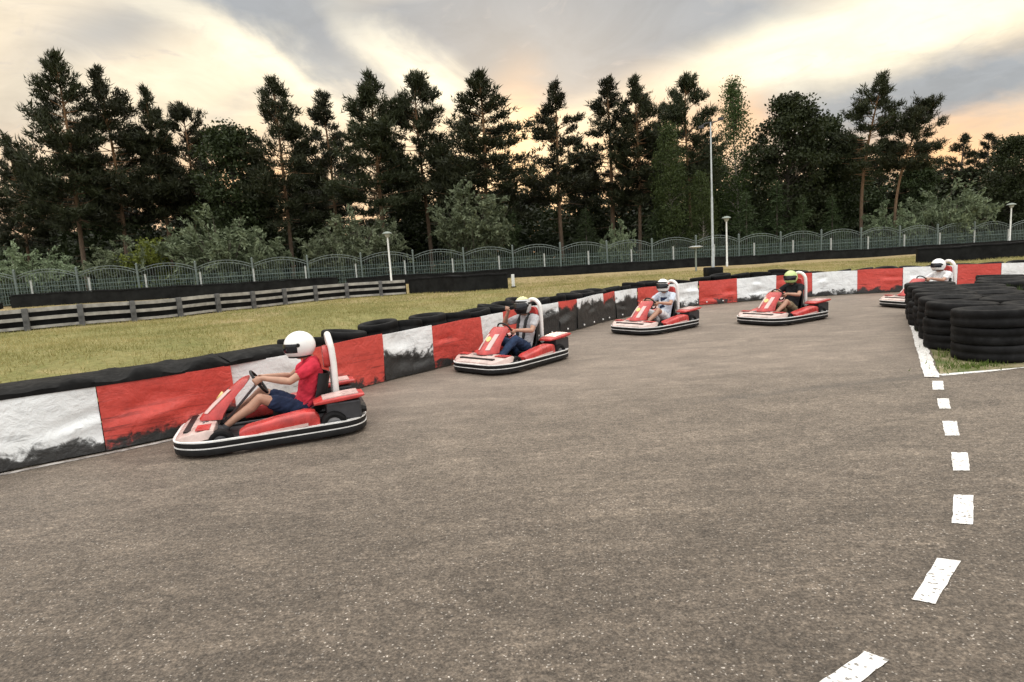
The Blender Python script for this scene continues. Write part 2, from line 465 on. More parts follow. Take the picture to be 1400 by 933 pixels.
def sdist(X, Y):
    X = np.atleast_1d(X).astype(float); Y = np.atleast_1d(Y).astype(float)
    out = np.empty(X.shape)
    for i in range(0, len(X), 4000):
        dx = X[i:i + 4000, None] - BCc[None, :, 0]; dy = Y[i:i + 4000, None] - BCc[None, :, 1]
        d2 = dx * dx + dy * dy; j = d2.argmin(1); r = np.arange(len(j))
        sg = dx[r, j] * BNc[j, 0] + dy[r, j] * BNc[j, 1]
        out[i:i + 4000] = np.sqrt(d2[r, j]) * np.sign(sg)
    return out
def sstep(x, a, b):
    t = np.clip((x - a) / (b - a), 0, 1); return t * t * (3 - 2 * t)
def fence_y(x): return 29.5 + .1673 * (x + 24.5)
def gfar(x): return np.clip(1.05 - .0105 * (x + 24), .45, 1.15)
def terrain(X, Y):
    X = np.atleast_1d(X).astype(float); Y = np.atleast_1d(Y).astype(float)
    d = sdist(X, Y)
    front = (Y > -6)
    z = -.04 + .04 * sstep(d, .05, .5) + .55 * sstep(d, .5, 6.0)
    k = sstep(Y - fence_y(X), -4.0, -1.2)
    z = z * (1 - k) + gfar(X) * k * (d > 0) + z * k * (d <= 0)
    z = np.where(d > 1.0, z + .03 * np.sin(X * .9 + 1.3 * np.sin(Y * .6)) * np.cos(Y * .8), z)
    z = np.where(front, z, -.04)
    return z
def tz(x, y): return float(terrain(x, y)[0])

gx = np.unique(np.r_[np.linspace(-500, -40, 20), np.arange(-40, 50, .6), np.linspace(50, 500, 20)])
gy = np.unique(np.r_[np.linspace(-300, -10, 10), np.arange(-10, 48, .6), np.linspace(48, 700, 22)])
GX, GY = np.meshgrid(gx, gy); gz = terrain(GX.ravel(), GY.ravel())
V = np.c_[GX.ravel(), GY.ravel(), gz]
nx, ny = len(gx), len(gy)
ii, jj = np.meshgrid(np.arange(nx - 1), np.arange(ny - 1)); q = (jj * nx + ii).ravel()
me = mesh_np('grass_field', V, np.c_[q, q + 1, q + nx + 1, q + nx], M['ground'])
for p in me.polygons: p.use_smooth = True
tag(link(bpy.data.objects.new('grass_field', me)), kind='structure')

# track surface: everything on the camera's side of the barrier
poly = [tuple(p + n * .05) for p, n in zip(BC[::6], BN[::6])]
bm = bmesh.new(); vs = [bm.verts.new((p[0], p[1], .004)) for p in poly + [(16.2, -14), (-18, -14)]]
bm.faces.new(vs); bmesh.ops.triangulate(bm, faces=bm.faces[:]); bmesh.ops.recalc_face_normals(bm, faces=bm.faces)
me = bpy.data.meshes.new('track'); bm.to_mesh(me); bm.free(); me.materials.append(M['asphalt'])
if me.polygons[0].normal.z < 0: me.flip_normals()
tag(link(bpy.data.objects.new('track', me)), kind='structure')

def sheet(name, xy, z, mat):
    bm = bmesh.new(); f = bm.faces.new([bm.verts.new((p[0], p[1], z)) for p in xy])
    bmesh.ops.triangulate(bm, faces=[f])
    bmesh.ops.recalc_face_normals(bm, faces=bm.faces)
    me = bpy.data.meshes.new(name); bm.to_mesh(me); bm.free(); me.materials.append(mat)
    if me.polygons[0].normal.z < 0: me.flip_normals()
    return tag(link(bpy.data.objects.new(name, me)), kind='structure')

# painted dashes and lines
DASH = [[(1182, 893), (1216, 905), (1140, 962), (1102, 948)], [(1281, 765), (1314, 769), (1279, 828), (1247, 822)],
        [(1304, 678), (1331, 679), (1330, 719), (1301, 717)], [(1300, 620), (1323, 620), (1326, 645), (1303, 645)],
        [(1288, 577), (1308, 577), (1312, 597), (1292, 597)], [(1281, 546), (1297, 546), (1300, 560), (1284, 560)],
        [(1274, 522), (1289, 522), (1291, 534), (1275, 534)]]
for dsh in DASH:
    P = [on_plane(*p)[:2] for p in dsh]
    # slightly ragged painted edges
    out = []
    for i in range(4):
        a, b = P[i], P[(i + 1) % 4]
        for t in np.linspace(0, 1, 7, endpoint=False):
            out.append(a + (b - a) * t + RNG.normal(0, .0022, 2) * (0 < t))
    sheet('road_marking', out, .009, M['paint'])
E0 = np.array([5.15, 7.07]); E1 = np.array([8.53, 12.34])
dv = (E1 - E0) / np.linalg.norm(E1 - E0); nv = np.array([-dv[1], dv[0]])
def ribbon(name, pts, w, z, mat):
    pts = np.array(pts, float); t = np.gradient(pts, axis=0); t /= np.linalg.norm(t, axis=1)[:, None]
    n = np.c_[-t[:, 1], t[:, 0]]
    jit = lambda: RNG.normal(0, .006, (len(pts), 1))
    L = pts + n * (w / 2 + jit()); R = pts - n * (w / 2 + jit())
    v = np.r_[L, R]; m = len(pts); v = np.c_[v, np.full(len(v), z)]
    i = np.arange(m - 1); f = np.c_[i + m, i + m + 1, i + 1, i]
    return tag(link(bpy.data.objects.new(name, mesh_np(name, v, f, mat))), kind='structure')
ribbon('edge_line', [E0 + (E1 + dv * 1.5 - E0) * t for t in np.linspace(-.012, 1, 60)], .15, .014, M['paint'])
ribbon('edge_line', [np.array([5.27, 7.10]) + np.array([1.0, .06]) * t + np.array([0, .05]) * t * t for t in np.linspace(0, 4.2, 40)], .11, .009, M['paint'])
s0 = near_s((-7.5, 3.3)); s1 = near_s((-2.9, 7.6))
ribbon('edge_line', [bpt(s) - bnrm(s) * .07 for s in np.arange(s0, s1, .1)], .075, .009, M['worn_paint'])

# grassy island under the tyre stacks
isl = [E0 + np.array([.16, .07]), E0 + np.array([1.2, .13]), (8.2, 7.6), (9.6, 9.0), (12.5, 13.0), E1 + dv * 1.6 + np.array([1.6, -.2]), E1 + dv * 1.4 + np.array([.1, -.04]), E1 + np.array([.1, -.05])]
k = N('island_soil'); co = k.coord('Object')
nzz = k.noise(co, 2.2, 6, .65, .6)
k.base(k.mix(.6, k.ramp(nzz, [(.35, (.07, .10, .02)), (.5, (.17, .15, .07)), (.68, (.36, .30, .20))]), k.ramp(k.noise(co, 30, 4), [(.3, .5), (.7, 1.4)]), 'MULTIPLY'))
k.rough(.95); k.bump(k.noise(co, 25, 5), .6, .03)
sheet('island_ground', isl, .012, k.m)

# ---------------------------------------------------------------- tyres
def tyre_mesh(name, R, W, mat, hole=.6, n=28):
    r = R * hole; prof = []
    def sa(a, b, c, d): prof.append((a, b))
    w = W / 2
    pts = [(r, -w * .55), (r + (R - r) * .35, -w * .96), (R * .94, -w * .97), (R * .985, -w * .86), (R, -w * .6), (R * 1.0, -w * .2), (R * .99, -w * .17), (R * .99, w * .17), (R * 1.0, w * .2), (R, w * .6), (R * .985, w * .86), (R * .94, w * .97), (r + (R - r) * .35, w * .96), (r, w * .55), (r * 1.06, 0)]
    mb = MB(); mb.lathe(pts, n, closed=True)
    return mb.mesh(name, mat, smooth=True, sharp=60)
TYRE_BAR = tyre_mesh('tyre', .33, .245, M['tyre'])
TYRE_BIG = tyre_mesh('tyre', .445, .235, M['tyre'], hole=.56, n=36)

# ---------------------------------------------------------------- red and white tyre barrier
def belt_part(sA, sB, mat, seed, scuff, dents, parent, wob=.02, zt=.755):
    rg = np.random.default_rng(seed)
    L = sB - sA; nx = max(10, int(L / .045)); nz = 18
    s = np.linspace(sA + .004, sB - .004, nx); z = np.linspace(.02, zt, nz)
    S, Z = np.meshgrid(s, z)
    base = np.array([bpt(a) for a in s]); nn = np.array([bnrm(a) for a in s])
    D = np.zeros_like(S)
    for _ in range(9):
        D += rg.normal(0, wob * .45) * np.cos(rg.uniform(1.5, 6) * (S - sA) + rg.uniform(0, 6)) * np.cos(rg.uniform(1.5, 6) * Z + rg.uniform(0, 6))
    for _ in range(dents):
        cs, cz = rg.uniform(sA + .15, sB - .15), rg.uniform(.2, .62)
        ws, wz = rg.uniform(.10, .30), rg.uniform(.05, .10); amp = rg.uniform(.025, .06)
        tilt = rg.uniform(-.25, .25)
        zz = Z - cz - tilt * (S - cs)
        g = np.exp(-((S - cs) / ws) ** 2)
        D += amp * g * (np.exp(-(zz / wz) ** 2) - .7 * np.exp(-((zz + wz * 1.5) / wz) ** 2))
    D = np.clip(D, -.065, .05)
    # + = pushed in, away from the track
    top = .012 * np.sin(3.0 * (S - sA) + seed) * (Z / zt) ** 3
    P = np.stack([base[None, :, 0] + nn[None, :, 0] * D, base[None, :, 1] + nn[None, :, 1] * D, Z + top], -1)
    Q = P.copy(); Q[..., 0] += nn[None, :, 0] * .014; Q[..., 1] += nn[None, :, 1] * .014
    org = parent.location
    v = np.r_[P.reshape(-1, 3), Q.reshape(-1, 3)] - np.array([org.x, org.y, org.z]); m = nx * nz
    f = []
    for a in range(nz - 1):
        for b in range(nx - 1):
            i = a * nx + b
            f.append((i, i + nx, i + nx + 1, i + 1)); f.append((m + i, m + i + 1, m + i + nx + 1, m + i + nx))
    for b in range(nx - 1):
        f.append((b, b + 1, m + b + 1, m + b)); t0 = (nz - 1) * nx + b; f.append((t0, m + t0, m + t0 + 1, t0 + 1))
    for a in range(nz - 1):
        i = a * nx; f.append((i, m + i, m + i + nx, i + nx)); i = a * nx + nx - 1; f.append((i, i + nx, m + i + nx, m + i))
    mb = MB(); mb.add(v, f)
    o = mb.build('belt', mat, parent, smooth=True, sharp=50)
    o['scuff'] = scuff
    return o

# boundaries along the top edge, traced from the photograph's colour changes
TOPS = [(130, 523), (318, 497), (412, 479), (516, 458), (587, 446), (658, 434), (692, 428), (729, 420), (771, 413), (794, 409), (822, 402), (838, 399),
        (875, 395), (912, 390), (953, 385), (1005, 381), (1057, 377), (1112, 374), (1175, 370), (1234, 366.5), (1304, 362), (1369, 360)]
BND = [near_s(on_plane(px, py, .75)) for px, py in TOPS]
BND = [BND[0] - 2.75, BND[0] - 1.38] + BND
while BND[-1] < near_s((16.2, 12.0)): BND.append(BND[-1] + 1.45)
# colour, scuff height, dents, wobble
SEG = [('red', .2, 2, 'red belt section just beyond the left edge, first of the run'),
       ('white', .25, 3, 'creased white belt section at the left edge with a worn black foot'),
       ('red', .26, 4, 'long dented red belt section ahead of the nearest kart nose'),
       ('white', .05, 1, 'clean white belt section directly behind the nearest kart steering wheel'),
       ('red', .16, 1, 'red belt section just behind the white helmeted driver of the nearest kart'),
       ('white', .42, 3, 'white belt section with torn black patch, behind the tail of the nearest kart'),
       ('red', .2, 1, 'red belt section just ahead of the second kart nose'),
       ('white', .25, 2, 'white belt section beside the raised nose of the second kart'),
       ('red', .3, 1, 'narrow red belt section hidden behind the driver in the grey shirt'),
       ('white', .60, 3, 'white belt section right of the grey shirted driver, lower half bare black'),
       ('red', .68, 1, 'short red belt patch above mostly bare black rubber, between second and third karts'),
       ('white', .72, 2, 'short dirty white belt patch, nearly all bare black rubber, between second and third karts'),
       ('red', .66, 1, 'small dark red belt patch left of the third kart, black below'),
       ('white', .58, 1, 'white belt section left of the third kart, black lower half, pale bolt heads'),
       ('red', .44, 1, 'dark red belt section behind the driver of the third kart'),
       ('white', .26, 3, 'white belt section behind the white roll bar of the third kart, black tear across it'),
       ('red', .12, 3, 'bright red dented belt section right below the black base of the tall mast'),
       ('white', .2, 3, 'scuffed white belt section between the mast base and the fourth kart'),
       ('red', .22, 2, 'red belt section behind the lime helmeted driver of the fourth kart'),
       ('white', .17, 2, 'white belt section right of the lime helmet with a torn black lower edge'),
       ('red', .16, 1, 'red belt section above the nose of the farthest kart'),
       ('white', .08, 1, 'white belt section behind the white helmet of the farthest kart'),
       ('red', .06, 1, 'red belt section above the stacked black tyres, right of the farthest driver'),
       ('white', .08, 1, 'white belt section at the right edge above the stacked black tyres')]
nseg = len(BND) - 1
ORDN = ['first', 'second', 'third', 'fourth', 'fifth', 'sixth', 'seventh', 'eighth', 'ninth', 'tenth']
for i in range(nseg):
    sA, sB = BND[i], BND[i + 1]; mid = bpt((sA + sB) / 2)
    if i < len(SEG): colr, scf, dn, lab = SEG[i]
    else:
        colr = 'red' if i % 2 == 0 else 'white'; scf, dn = .1, 1
        lab = f'{colr} belt section beyond the right edge, {ORDN[i - len(SEG)]} past the stacked tyres'
    t = empty('tyre_barrier', (mid[0], mid[1], 0)); tag(t, lab, 'tyre barrier', 'red and white belted tyre barrier sections round the bend')
    belt_part(sA, sB, M['belt_' + colr], 100 + i, scf, dn, t, wob=.018 if i > 4 else .026, zt=.755 if i > 3 else .738)
    nst = max(1, round((sB - sA) / .64))
    for j in range(nst):
        s = sA + (j + .5) * (sB - sA) / nst
        p = bpt(s) + bnrm(s) * (.40 + random.uniform(0, .02))
        for lv in range(3):
            o = bpy.data.objects.new('tyre', TYRE_BAR); link(o, t)
            jx, jy = random.uniform(-.02, .02), random.uniform(-.02, .02)
            o.location = (p[0] - mid[0] + jx, p[1] - mid[1] + jy, .13 + lv * .25 + ((.12 + random.uniform(-.04, .04) if 3 < i < 19 else .01) if lv == 2 else 0))
            o.rotation_euler = (random.uniform(-.15, .15) * (lv == 2 and i > 3), random.uniform(-.15, .15) * (lv == 2 and i > 3), random.uniform(0, 6))
            sc = random.uniform(.97, 1.04)
            if sB - sA < .9 and nst == 1: sc *= min(1, (sB - sA) / .66)
            o.scale = (sc, sc, 1)
    if i <= 3:      # folded black rubber lip lying over the tyres
        ss = np.linspace(sA, sB, 26); rg = np.random.default_rng(500 + i); mb = MB(); rings = []
        ph = rg.uniform(0, 6)
        for q_, s in enumerate(ss):
            b = bpt(s) - mid; n = bnrm(s)
            hz = .03 * math.sin(9.4 * s + 1.0) + .02 * math.sin(11 * s + ph) + .008 * math.sin(23 * s)
            ring = []
            for dn_, zz in ((-.016, .722), (-.016, .775 + hz * .6), (.04, .806 + hz), (.2, .825 + hz * .6), (.45, .825 - hz * .5), (.75, .80), (.75, .785), (.45, .81 - hz * .5), (.2, .81 + hz * .6), (.05, .79 + hz), (.016, .768 + hz * .6), (.018, .722)):
                ring.append((b[0] + n[0] * dn_, b[1] + n[1] * dn_, zz))
            rings.append(ring)
        mb.loft(rings); mb.build('rubber_lip', M['rubber'], t, smooth=True, sharp=60)
    # pale bolt heads along the foot
    if 7 <= i <= 16:
        for s in np.arange(sA + .25, sB - .1, .55):
            mb = MB(); p = bpt(s) - mid - bnrm(s) * .05; mb.lathe([(.001, -.01), (.022, -.01), (.022, .006), (.012, .014)], 8, Matrix.Translation((p[0], p[1], .10)) @ Matrix.Rotation(math.atan2(-bnrm(s)[1], -bnrm(s)[0]), 4, 'Z') @ Matrix.Rotation(math.pi / 2, 4, 'Y'))
            mb.build('bolt_head', M['strip'], t)

# ---------------------------------------------------------------- loose tyre stacks on the island
STACKS = [((6.52, 7.86), 3, 'nearest black tyre stack, standing in front at the right edge beside the corner lines'),
          ((6.78, 8.76), 3, 'black tyre stack half hidden directly behind the nearest one, by the white edge line'),
          ((7.24, 9.56), 3, 'black tyre stack third along the white edge line from the corner'),
          ((7.70, 10.34), 3, 'black tyre stack fourth along the white edge line from the corner'),
          ((8.16, 11.10), 3, 'black tyre stack fifth along the white edge line from the corner'),
          ((8.62, 11.86), 3, 'black tyre stack sixth along the edge line, just short of its far end'),
          ((9.08, 12.62), 3, 'black tyre stack at the far end of the edge line, hiding the farthest kart'),
          ((7.46, 8.14), 3, 'black tyre stack beside the nearest one, cut by the right edge'),
          ((7.78, 9.00), 3, 'black tyre stack in the inner row, second from the front'),
          ((8.2, 9.84), 3, 'black tyre stack in the inner row, third from the front'),
          ((8.66, 10.62), 3, 'black tyre stack in the inner row, fourth from the front'),
          ((9.16, 11.36), 3, 'black tyre stack at the far end of the inner row, beside the weeds'),
          ((10.25, 12.1), 3, 'black tyre stack beyond the weeds, nearest of the short right-hand row'),
          ((10.85, 12.85), 3, 'black tyre stack beyond the weeds, middle of the short right-hand row'),
          ((11.45, 13.6), 3, 'black tyre stack beyond the weeds, farthest of the short right-hand row'),
          ((8.45, 8.4), 3, 'black tyre stack just outside the right edge, behind the nearest stacks')]
for (x, y), n, lab in STACKS:
    t = empty('tyre_stack', (x, y, .012)); tag(t, lab, 'tyre stack', 'black tyre stacks on the grassy island')
    for lv in range(n):
        o = bpy.data.objects.new('tyre', TYRE_BIG); link(o, t)
        o.location = (random.uniform(-.025, .025), random.uniform(-.025, .025), .115 + lv * .229)
        o.rotation_euler = (random.uniform(-.035, .035) * (lv == n - 1), random.uniform(-.035, .035) * (lv == n - 1), random.uniform(0, 6))
        sc = random.uniform(.96, 1.03); o.scale = (sc, sc, 1.0)

# ---------------------------------------------------------------- blades
def blades(name, P, h, w, mat, lean=.5, label=None, cat=None):
    n = len(P); a = RNG.uniform(0, 2 * np.pi, n); hh = h * RNG.uniform(.5, 1.3, n); ww = w * RNG.uniform(.6, 1.3, n)
    side = np.c_[np.cos(a), np.sin(a), np.zeros(n)] * ww[:, None] / 2
    b = RNG.uniform(0, 2 * np.pi, n); le = RNG.uniform(0, lean, n) * hh
    tip = P + np.c_[np.cos(b) * le, np.sin(b) * le, hh]
    v = np.stack([P - side, P + side, tip], 1).reshape(-1, 3)
    me = mesh_np(name, v, np.arange(3 * n).reshape(-1, 3), mat)
    o = link(bpy.data.objects.new(name, me)); tag(o, label, cat, kind='stuff'); return o
n = 420000
X = RNG.uniform(-26, 24, n); Y = 5 + 27 * RNG.uniform(0, 1, n) ** 1.1
d = sdist(X, Y); pat = np.sin(X * 1.7 + np.sin(Y * 1.1) * 2) * np.sin(Y * 1.9 + np.cos(X * .8) * 2)
ok = (d > .75) & (Y < fence_y(X) - 1.6) & (X / np.maximum(Y, .1) > -1.05) & (X / Y < 1.0) & (RNG.uniform(-1, 1.3, n) < pat + .45)
X, Y = X[ok], Y[ok]
P = np.c_[X, Y, terrain(X, Y) - .01]
blades('grass', P, .085, .02, M['grass'], 1.1, 'short dry yellow-green grass on the bank behind the tyre barrier', 'grass')
# weeds on the island: at the foot of the front stack and in the hollow between the rows
A = [E0 + dv * t + np.array([.25, -.02]) + RNG.normal(0, [.10, .06]) for t in RNG.uniform(.05, 6.5, 420)]
B = [np.array([5.95, 7.42]) + RNG.normal(0, [.22, .08]) for _ in range(240)]
C = [np.array([9.75, 11.55]) + RNG.normal(0, [.25, .3]) for _ in range(500)]
pts = np.array(A + B); blades('weeds', np.c_[pts, np.full(len(pts), .01)], .07, .014, M['weed'], .9, 'low green weeds at the foot of the tyre stacks by the white line', 'weeds')
pts = np.array(C); blades('weeds', np.c_[pts, np.full(len(pts), .01)], .55, .03, M['weed'], .6, 'tall green weeds growing in the gap between the tyre stacks', 'weeds')

# ---------------------------------------------------------------- grey guard rail on the bank
RP = [np.array(on_plane(x, y, .55)[:2]) for x, y in ((-60, 462), (10, 455), (75, 450), (124, 445.5), (169, 441.5), (211, 437), (247, 433.5), (277, 430), (304, 427), (340, 422), (372, 419), (409, 415), (440, 411.5), (470, 409), (501, 406.5), (522, 405), (543, 403.5), (560, 402.5))]
for _ in range(3):
    RP[1:-1] = [.25 * RP[i - 1] + .5 * RP[i] + .25 * RP[i + 1] for i in range(1, len(RP) - 1)]
_, RQ = resample(catmull(RP, 10), .1)
t = empty('guard_rail', (*RQ[len(RQ) // 2], tz(*RQ[len(RQ) // 2]))); tag(t, 'long low guard rail of three grey boards on dark posts along the grass bank', 'guard rail')
og = Vector(t.location)
mats3 = [(.625, .12), (.36, .105), (.09, .085)]
for zc, hh in mats3:
    mb = MB(); rings = []
    for i in range(0, len(RQ), 4):
        p = RQ[i]; tt = RQ[min(i + 4, len(RQ) - 1)] - RQ[max(i - 4, 0)]; tt /= np.linalg.norm(tt); nn = np.array([tt[1], -tt[0]])
        z = tz(*p) + zc
        rings.append([(p[0] + nn[0] * a - og.x, p[1] + nn[1] * a - og.y, z + b - og.z) for a, b in ((-.025, -hh / 2), (.025, -hh / 2), (.025, hh / 2), (-.025, hh / 2))])
    mb.loft(rings); mb.build('rail', M['rail_wood'], t)
mb = MB(); rings = []
for i in range(0, len(RQ), 4):
    p = RQ[i]; tt = RQ[min(i + 4, len(RQ) - 1)] - RQ[max(i - 4, 0)]; tt /= np.linalg.norm(tt); nn = np.array([tt[1], -tt[0]]); z = tz(*p)
    rings.append([(p[0] + nn[0] * a - og.x, p[1] + nn[1] * a - og.y, z + b - og.z) for a, b in ((-.22, -.05), (-.16, -.05), (-.16, .60), (-.22, .60))])
mb.loft(rings); mb.build('backing', M['wall_rubber'], t)
pm = None
for i, dd in enumerate(np.arange(0.3, len(RQ) * .1 - .05, 1.42)):
    j = min(int(dd / .1), len(RQ) - 1); p = RQ[j]; tt = RQ[min(j + 3, len(RQ) - 1)] - RQ[max(j - 3, 0)]; tt /= np.linalg.norm(tt); nn = np.array([tt[1], -tt[0]])
    if pm is None:
        mb = MB(); mb.box((0, 0, .32), (.15, .11, .76)); pm = mb.mesh('post', M['post_dark'], bevel=.01)
    o = link(bpy.data.objects.new('post', pm), t)
    o.location = (p[0] + nn[0] * .085 - og.x, p[1] + nn[1] * .085 - og.y, tz(*p) - og.z); o.rotation_euler = (0, 0, math.atan2(tt[1], tt[0]))

# ---------------------------------------------------------------- black rubber walls
def rubber_wall(P, hgt, lab, zoff=0.0, seam=2.0):
    P = [np.array(p, float) for p in P]
    _, Q = resample(np.array(P), .25)
    c = Q[len(Q) // 2]; t = empty('rubber_wall', (c[0], c[1], tz(*c))); tag(t, lab, 'rubber wall')
    mb = MB(); rings = []; cap = MB(); cr = []
    for i, p in enumerate(Q):
        tt = Q[min(i + 1, len(Q) - 1)] - Q[max(i - 1, 0)]; tt /= np.linalg.norm(tt); nn = np.array([tt[1], -tt[0]])
        w = .02 * math.sin(i * 1.3) + .015 * math.sin(i * .37 + 1)
        z = tz(*p) - t.location.z
        hh = hgt + .014 * math.sin(i * .9) + .012 * math.sin(i * .23)
        B = lambda a, b: (p[0] + nn[0] * (a + w) - c[0], p[1] + nn[1] * (a + w) - c[1], z + b)
        rings.append([B(.14, -.05), B(.15, hh * .5), B(.13, hh - .06), B(-.13, hh - .06), B(-.13, -.05)])
        cr.append([B(.165, hh - .055), B(.15, hh), B(-.15, hh), B(-.165, hh - .055)])
    mb.loft(rings); mb.build('belt', M['wall_rubber'], t, smooth=True, sharp=40)
    cap.loft(cr); cap.build('capping', M['rubber'], t)
    return t
def fl(x, off): return (x, fence_y(x) - off)
rubber_wall([fl(x, 1.0) for x in np.linspace(-8.5, 46, 12)], .52, 'long low black rubber wall running along the foot of the green fence')
rubber_wall([fl(x, 1.05) for x in np.linspace(-24.0, -8.9, 6)], .62, 'black rubber wall behind the grey guard rail, below the left half of the fence')
rubber_wall([fl(x, 1.2) for x in np.linspace(-36, -24.4, 4)], .3, 'lower black rubber wall at the left edge behind the guard rail')
rubber_wall([on_plane(563, 401, .57)[:2], on_plane(630, 399, .57)[:2], on_plane(697, 394.5, .57)[:2]], .72, 'short black rubber wall between the end of the guard rail and the white marker post')
rubber_wall([on_plane(1253, 359.5, .56)[:2], on_plane(1330, 355.5, .56)[:2], on_plane(1420, 351, .56)[:2], on_plane(1500, 347, .56)[:2]], .62, 'black rubber wall standing in front of the long one at the right edge')
p = on_plane(702, 393, .57); t = empty('marker_post', (p[0], p[1], tz(*p[:2]))); tag(t, 'small white marker post at the right end of the short black wall', 'post')
mb = MB(); mb.box((0, 0, .3), (.14, .05, .6)); mb.build('panel', M['lamp_white'], t, bevel=.012)
mb = MB(); mb.box((0, 0, .03), (.24, .2, .06)); mb.build('foot', M['rubber'], t, bevel=.01)

# ---------------------------------------------------------------- green fence with arched panels
ANG = math.atan(.1673); FU = Vector((math.cos(ANG), math.sin(ANG), 0)); SP = 2.8
F0 = Vector((-24.5, 29.5, 0)) - FU * SP * 5
NP = 31
fx = lambda i: F0 + FU * SP * i
tc = fx(NP // 2); fence = empty('metal_fence', (tc.x, tc.y, tz(tc.x, tc.y)))
tag(fence, 'long grey-green metal fence of arched picket panels in front of the forest', 'fence')
mb = MB(); mb.box((0, 0, .87), (.085, .085, 1.78)); mb.box((0, 0, 1.785), (.115, .115, .03)); mb.lathe([(.05, 1.80), (.035, 1.84), (.005, 1.865)], 10)
POSTM = mb.mesh('fence_post', M['fence_paint'])
mb = MB(); Lp = SP - .12
def arc(x, e, pk): return e + (pk - e) * (1 - (2 * x / Lp) ** 2)
for a, b in ((1.50, 1.80), (1.38, 1.67)):
    P_ = [(x, 0, arc(x, a, b)) for x in np.linspace(-Lp / 2, Lp / 2, 17)]
    mb.tube(P_, .019, 6, cap=False)
mb.bar((-Lp / 2, 0, .12), (Lp / 2, 0, .12), .035, .035); mb.bar((-Lp / 2, 0, .95), (Lp / 2, 0, .95), .024, .024)
for x in np.linspace(-Lp / 2 + .12, Lp / 2 - .12, 20):
    mb.box((x, 0, (.1 + arc(x, 1.38, 1.67)) / 2), (.017, .017, arc(x, 1.38, 1.67) - .1))
for x in np.linspace(-Lp / 2 + .3, Lp / 2 - .3, 8):
    mb.box((x, 0, (arc(x, 1.38, 1.67) + arc(x, 1.5, 1.8)) / 2), (.014, .014, .13))
PANM = mb.mesh('fence_panel', M['fence_paint'])
for i in range(NP):
    p = fx(i); z = tz(p.x, p.y)
    o = link(bpy.data.objects.new('fence_post', POSTM), fence); o.location = (p.x - tc.x, p.y - tc.y, z - fence.location.z); o.rotation_euler = (0, 0, ANG)
    if i < NP - 1:
        qv = fx(i + 1); z2 = tz(qv.x, qv.y)
        o = link(bpy.data.objects.new('fence_panel', PANM), fence); o.location = ((p.x + qv.x) / 2 - tc.x, (p.y + qv.y) / 2 - tc.y, (z + z2) / 2 - fence.location.z)
        o.rotation_euler = (0, -math.atan2(z2 - z, SP), ANG)
# lower wire mesh fence just in front of it
W0 = Vector((-24.5, 29.05, 0)) - FU * 12; SPW = 2.6; NW = 32
wf = empty('wire_fence', (tc.x, tc.y - .5, tz(tc.x, tc.y - .5))); tag(wf, 'low wire mesh fence on thin pale posts in front of the arched fence', 'fence')
mb = MB(); mb.box((0, 0, .62), (.075, .06, 1.26)); mb.box((0, 0, 1.26), (.085, .07, .02)); WPM = mb.mesh('fence_post', M['pale_post'])
mb = MB()
for z in np.arange(.15, 1.16, .2): mb.bar((-SPW / 2, 0, z), (SPW / 2, 0, z), .012, .012)
for x in np.arange(-SPW / 2 + .1, SPW / 2, .1): mb.box((x, 0, .65), (.008, .008, 1.02))
WMM = mb.mesh('wire_panel', M['wire'])
for i in range(NW):
    p = W0 + FU * SPW * i; z = tz(p.x, p.y)
    o = link(bpy.data.objects.new('fence_post', WPM), wf); o.location = (p.x - wf.location.x, p.y - wf.location.y, z - wf.location.z); o.rotation_euler = (0, 0, ANG)
    pc = p + FU * SPW / 2
    o = link(bpy.data.objects.new('wire_panel', WMM), wf); o.location = (pc.x - wf.location.x, pc.y - wf.location.y, tz(pc.x, pc.y) - wf.location.z); o.rotation_euler = (0, 0, ANG)

# ---------------------------------------------------------------- lamps and mast
def garden_lamp(px, py, Y, lab):
    top = at_depth(px, py, Y); zb = tz(top[0], top[1]); H = top[2] - zb
    t = empty('street_lamp', (top[0], top[1], zb)); tag(t, lab, 'street lamp', 'garden lamps along the fence')
    mb = MB(); mb.lathe([(.06, 0), (.06, .25), (.048, .28), (.042, H - .32), (.042, H - .3)], 14); mb.build('pole', M['lamp_white'], t, smooth=True)
    mb = MB(); mb.lathe([(.05, H - .3), (.10, H - .26), (.15, H - .14), (.15, H - .12)], 18); mb.build('lamp_shade', simple('lamp_glass', (.4, .42, .38), .3), t, smooth=True)
    mb = MB(); mb.lathe([(.25, H - .12), (.26, H - .1), (.21, H - .05), (.09, H), (.01, H + .01)], 22); mb.build('lamp_cap', M['lamp_head'], t, smooth=True)
garden_lamp(529, 317, 30.6, 'white lamp post with dark mushroom head, leftmost of three, in front of the silver shrubs')
garden_lamp(993, 296, 33.6, 'white lamp post with mushroom head just right of the tall tall mast')
garden_lamp(1383, 278, 38.3, 'white lamp post with mushroom head near the right edge of the photo')
top = at_depth(951, 337, 31.0); zb = tz(top[0], top[1]); t = empty('bollard_lamp', (top[0], top[1], zb)); tag(t, 'short lamp with a flat round disc head left of the mast', 'bollard lamp')
H = top[2] - zb
mb = MB(); mb.lathe([(.05, 0), (.045, H - .08), (.045, H - .06)], 12); mb.build('pole', M['lamp_head'], t, smooth=True)
mb = MB(); mb.lathe([(.08, H - .1), (.36, H - .05), (.37, H - .02), (.2, H + .02), (.01, H + .03)], 22); mb.build('lamp_cap', M['galv'], t, smooth=True)
mp_ = at_depth(975, 370, 22.0); zb = tz(mp_[0], mp_[1])
tp = at_depth(968, 168, 22.0)
t = empty('mast', (mp_[0], mp_[1], zb)); tag(t, 'tall thin galvanised mast rising from a black padded base behind the barrier', 'mast')
H = tp[2] - zb
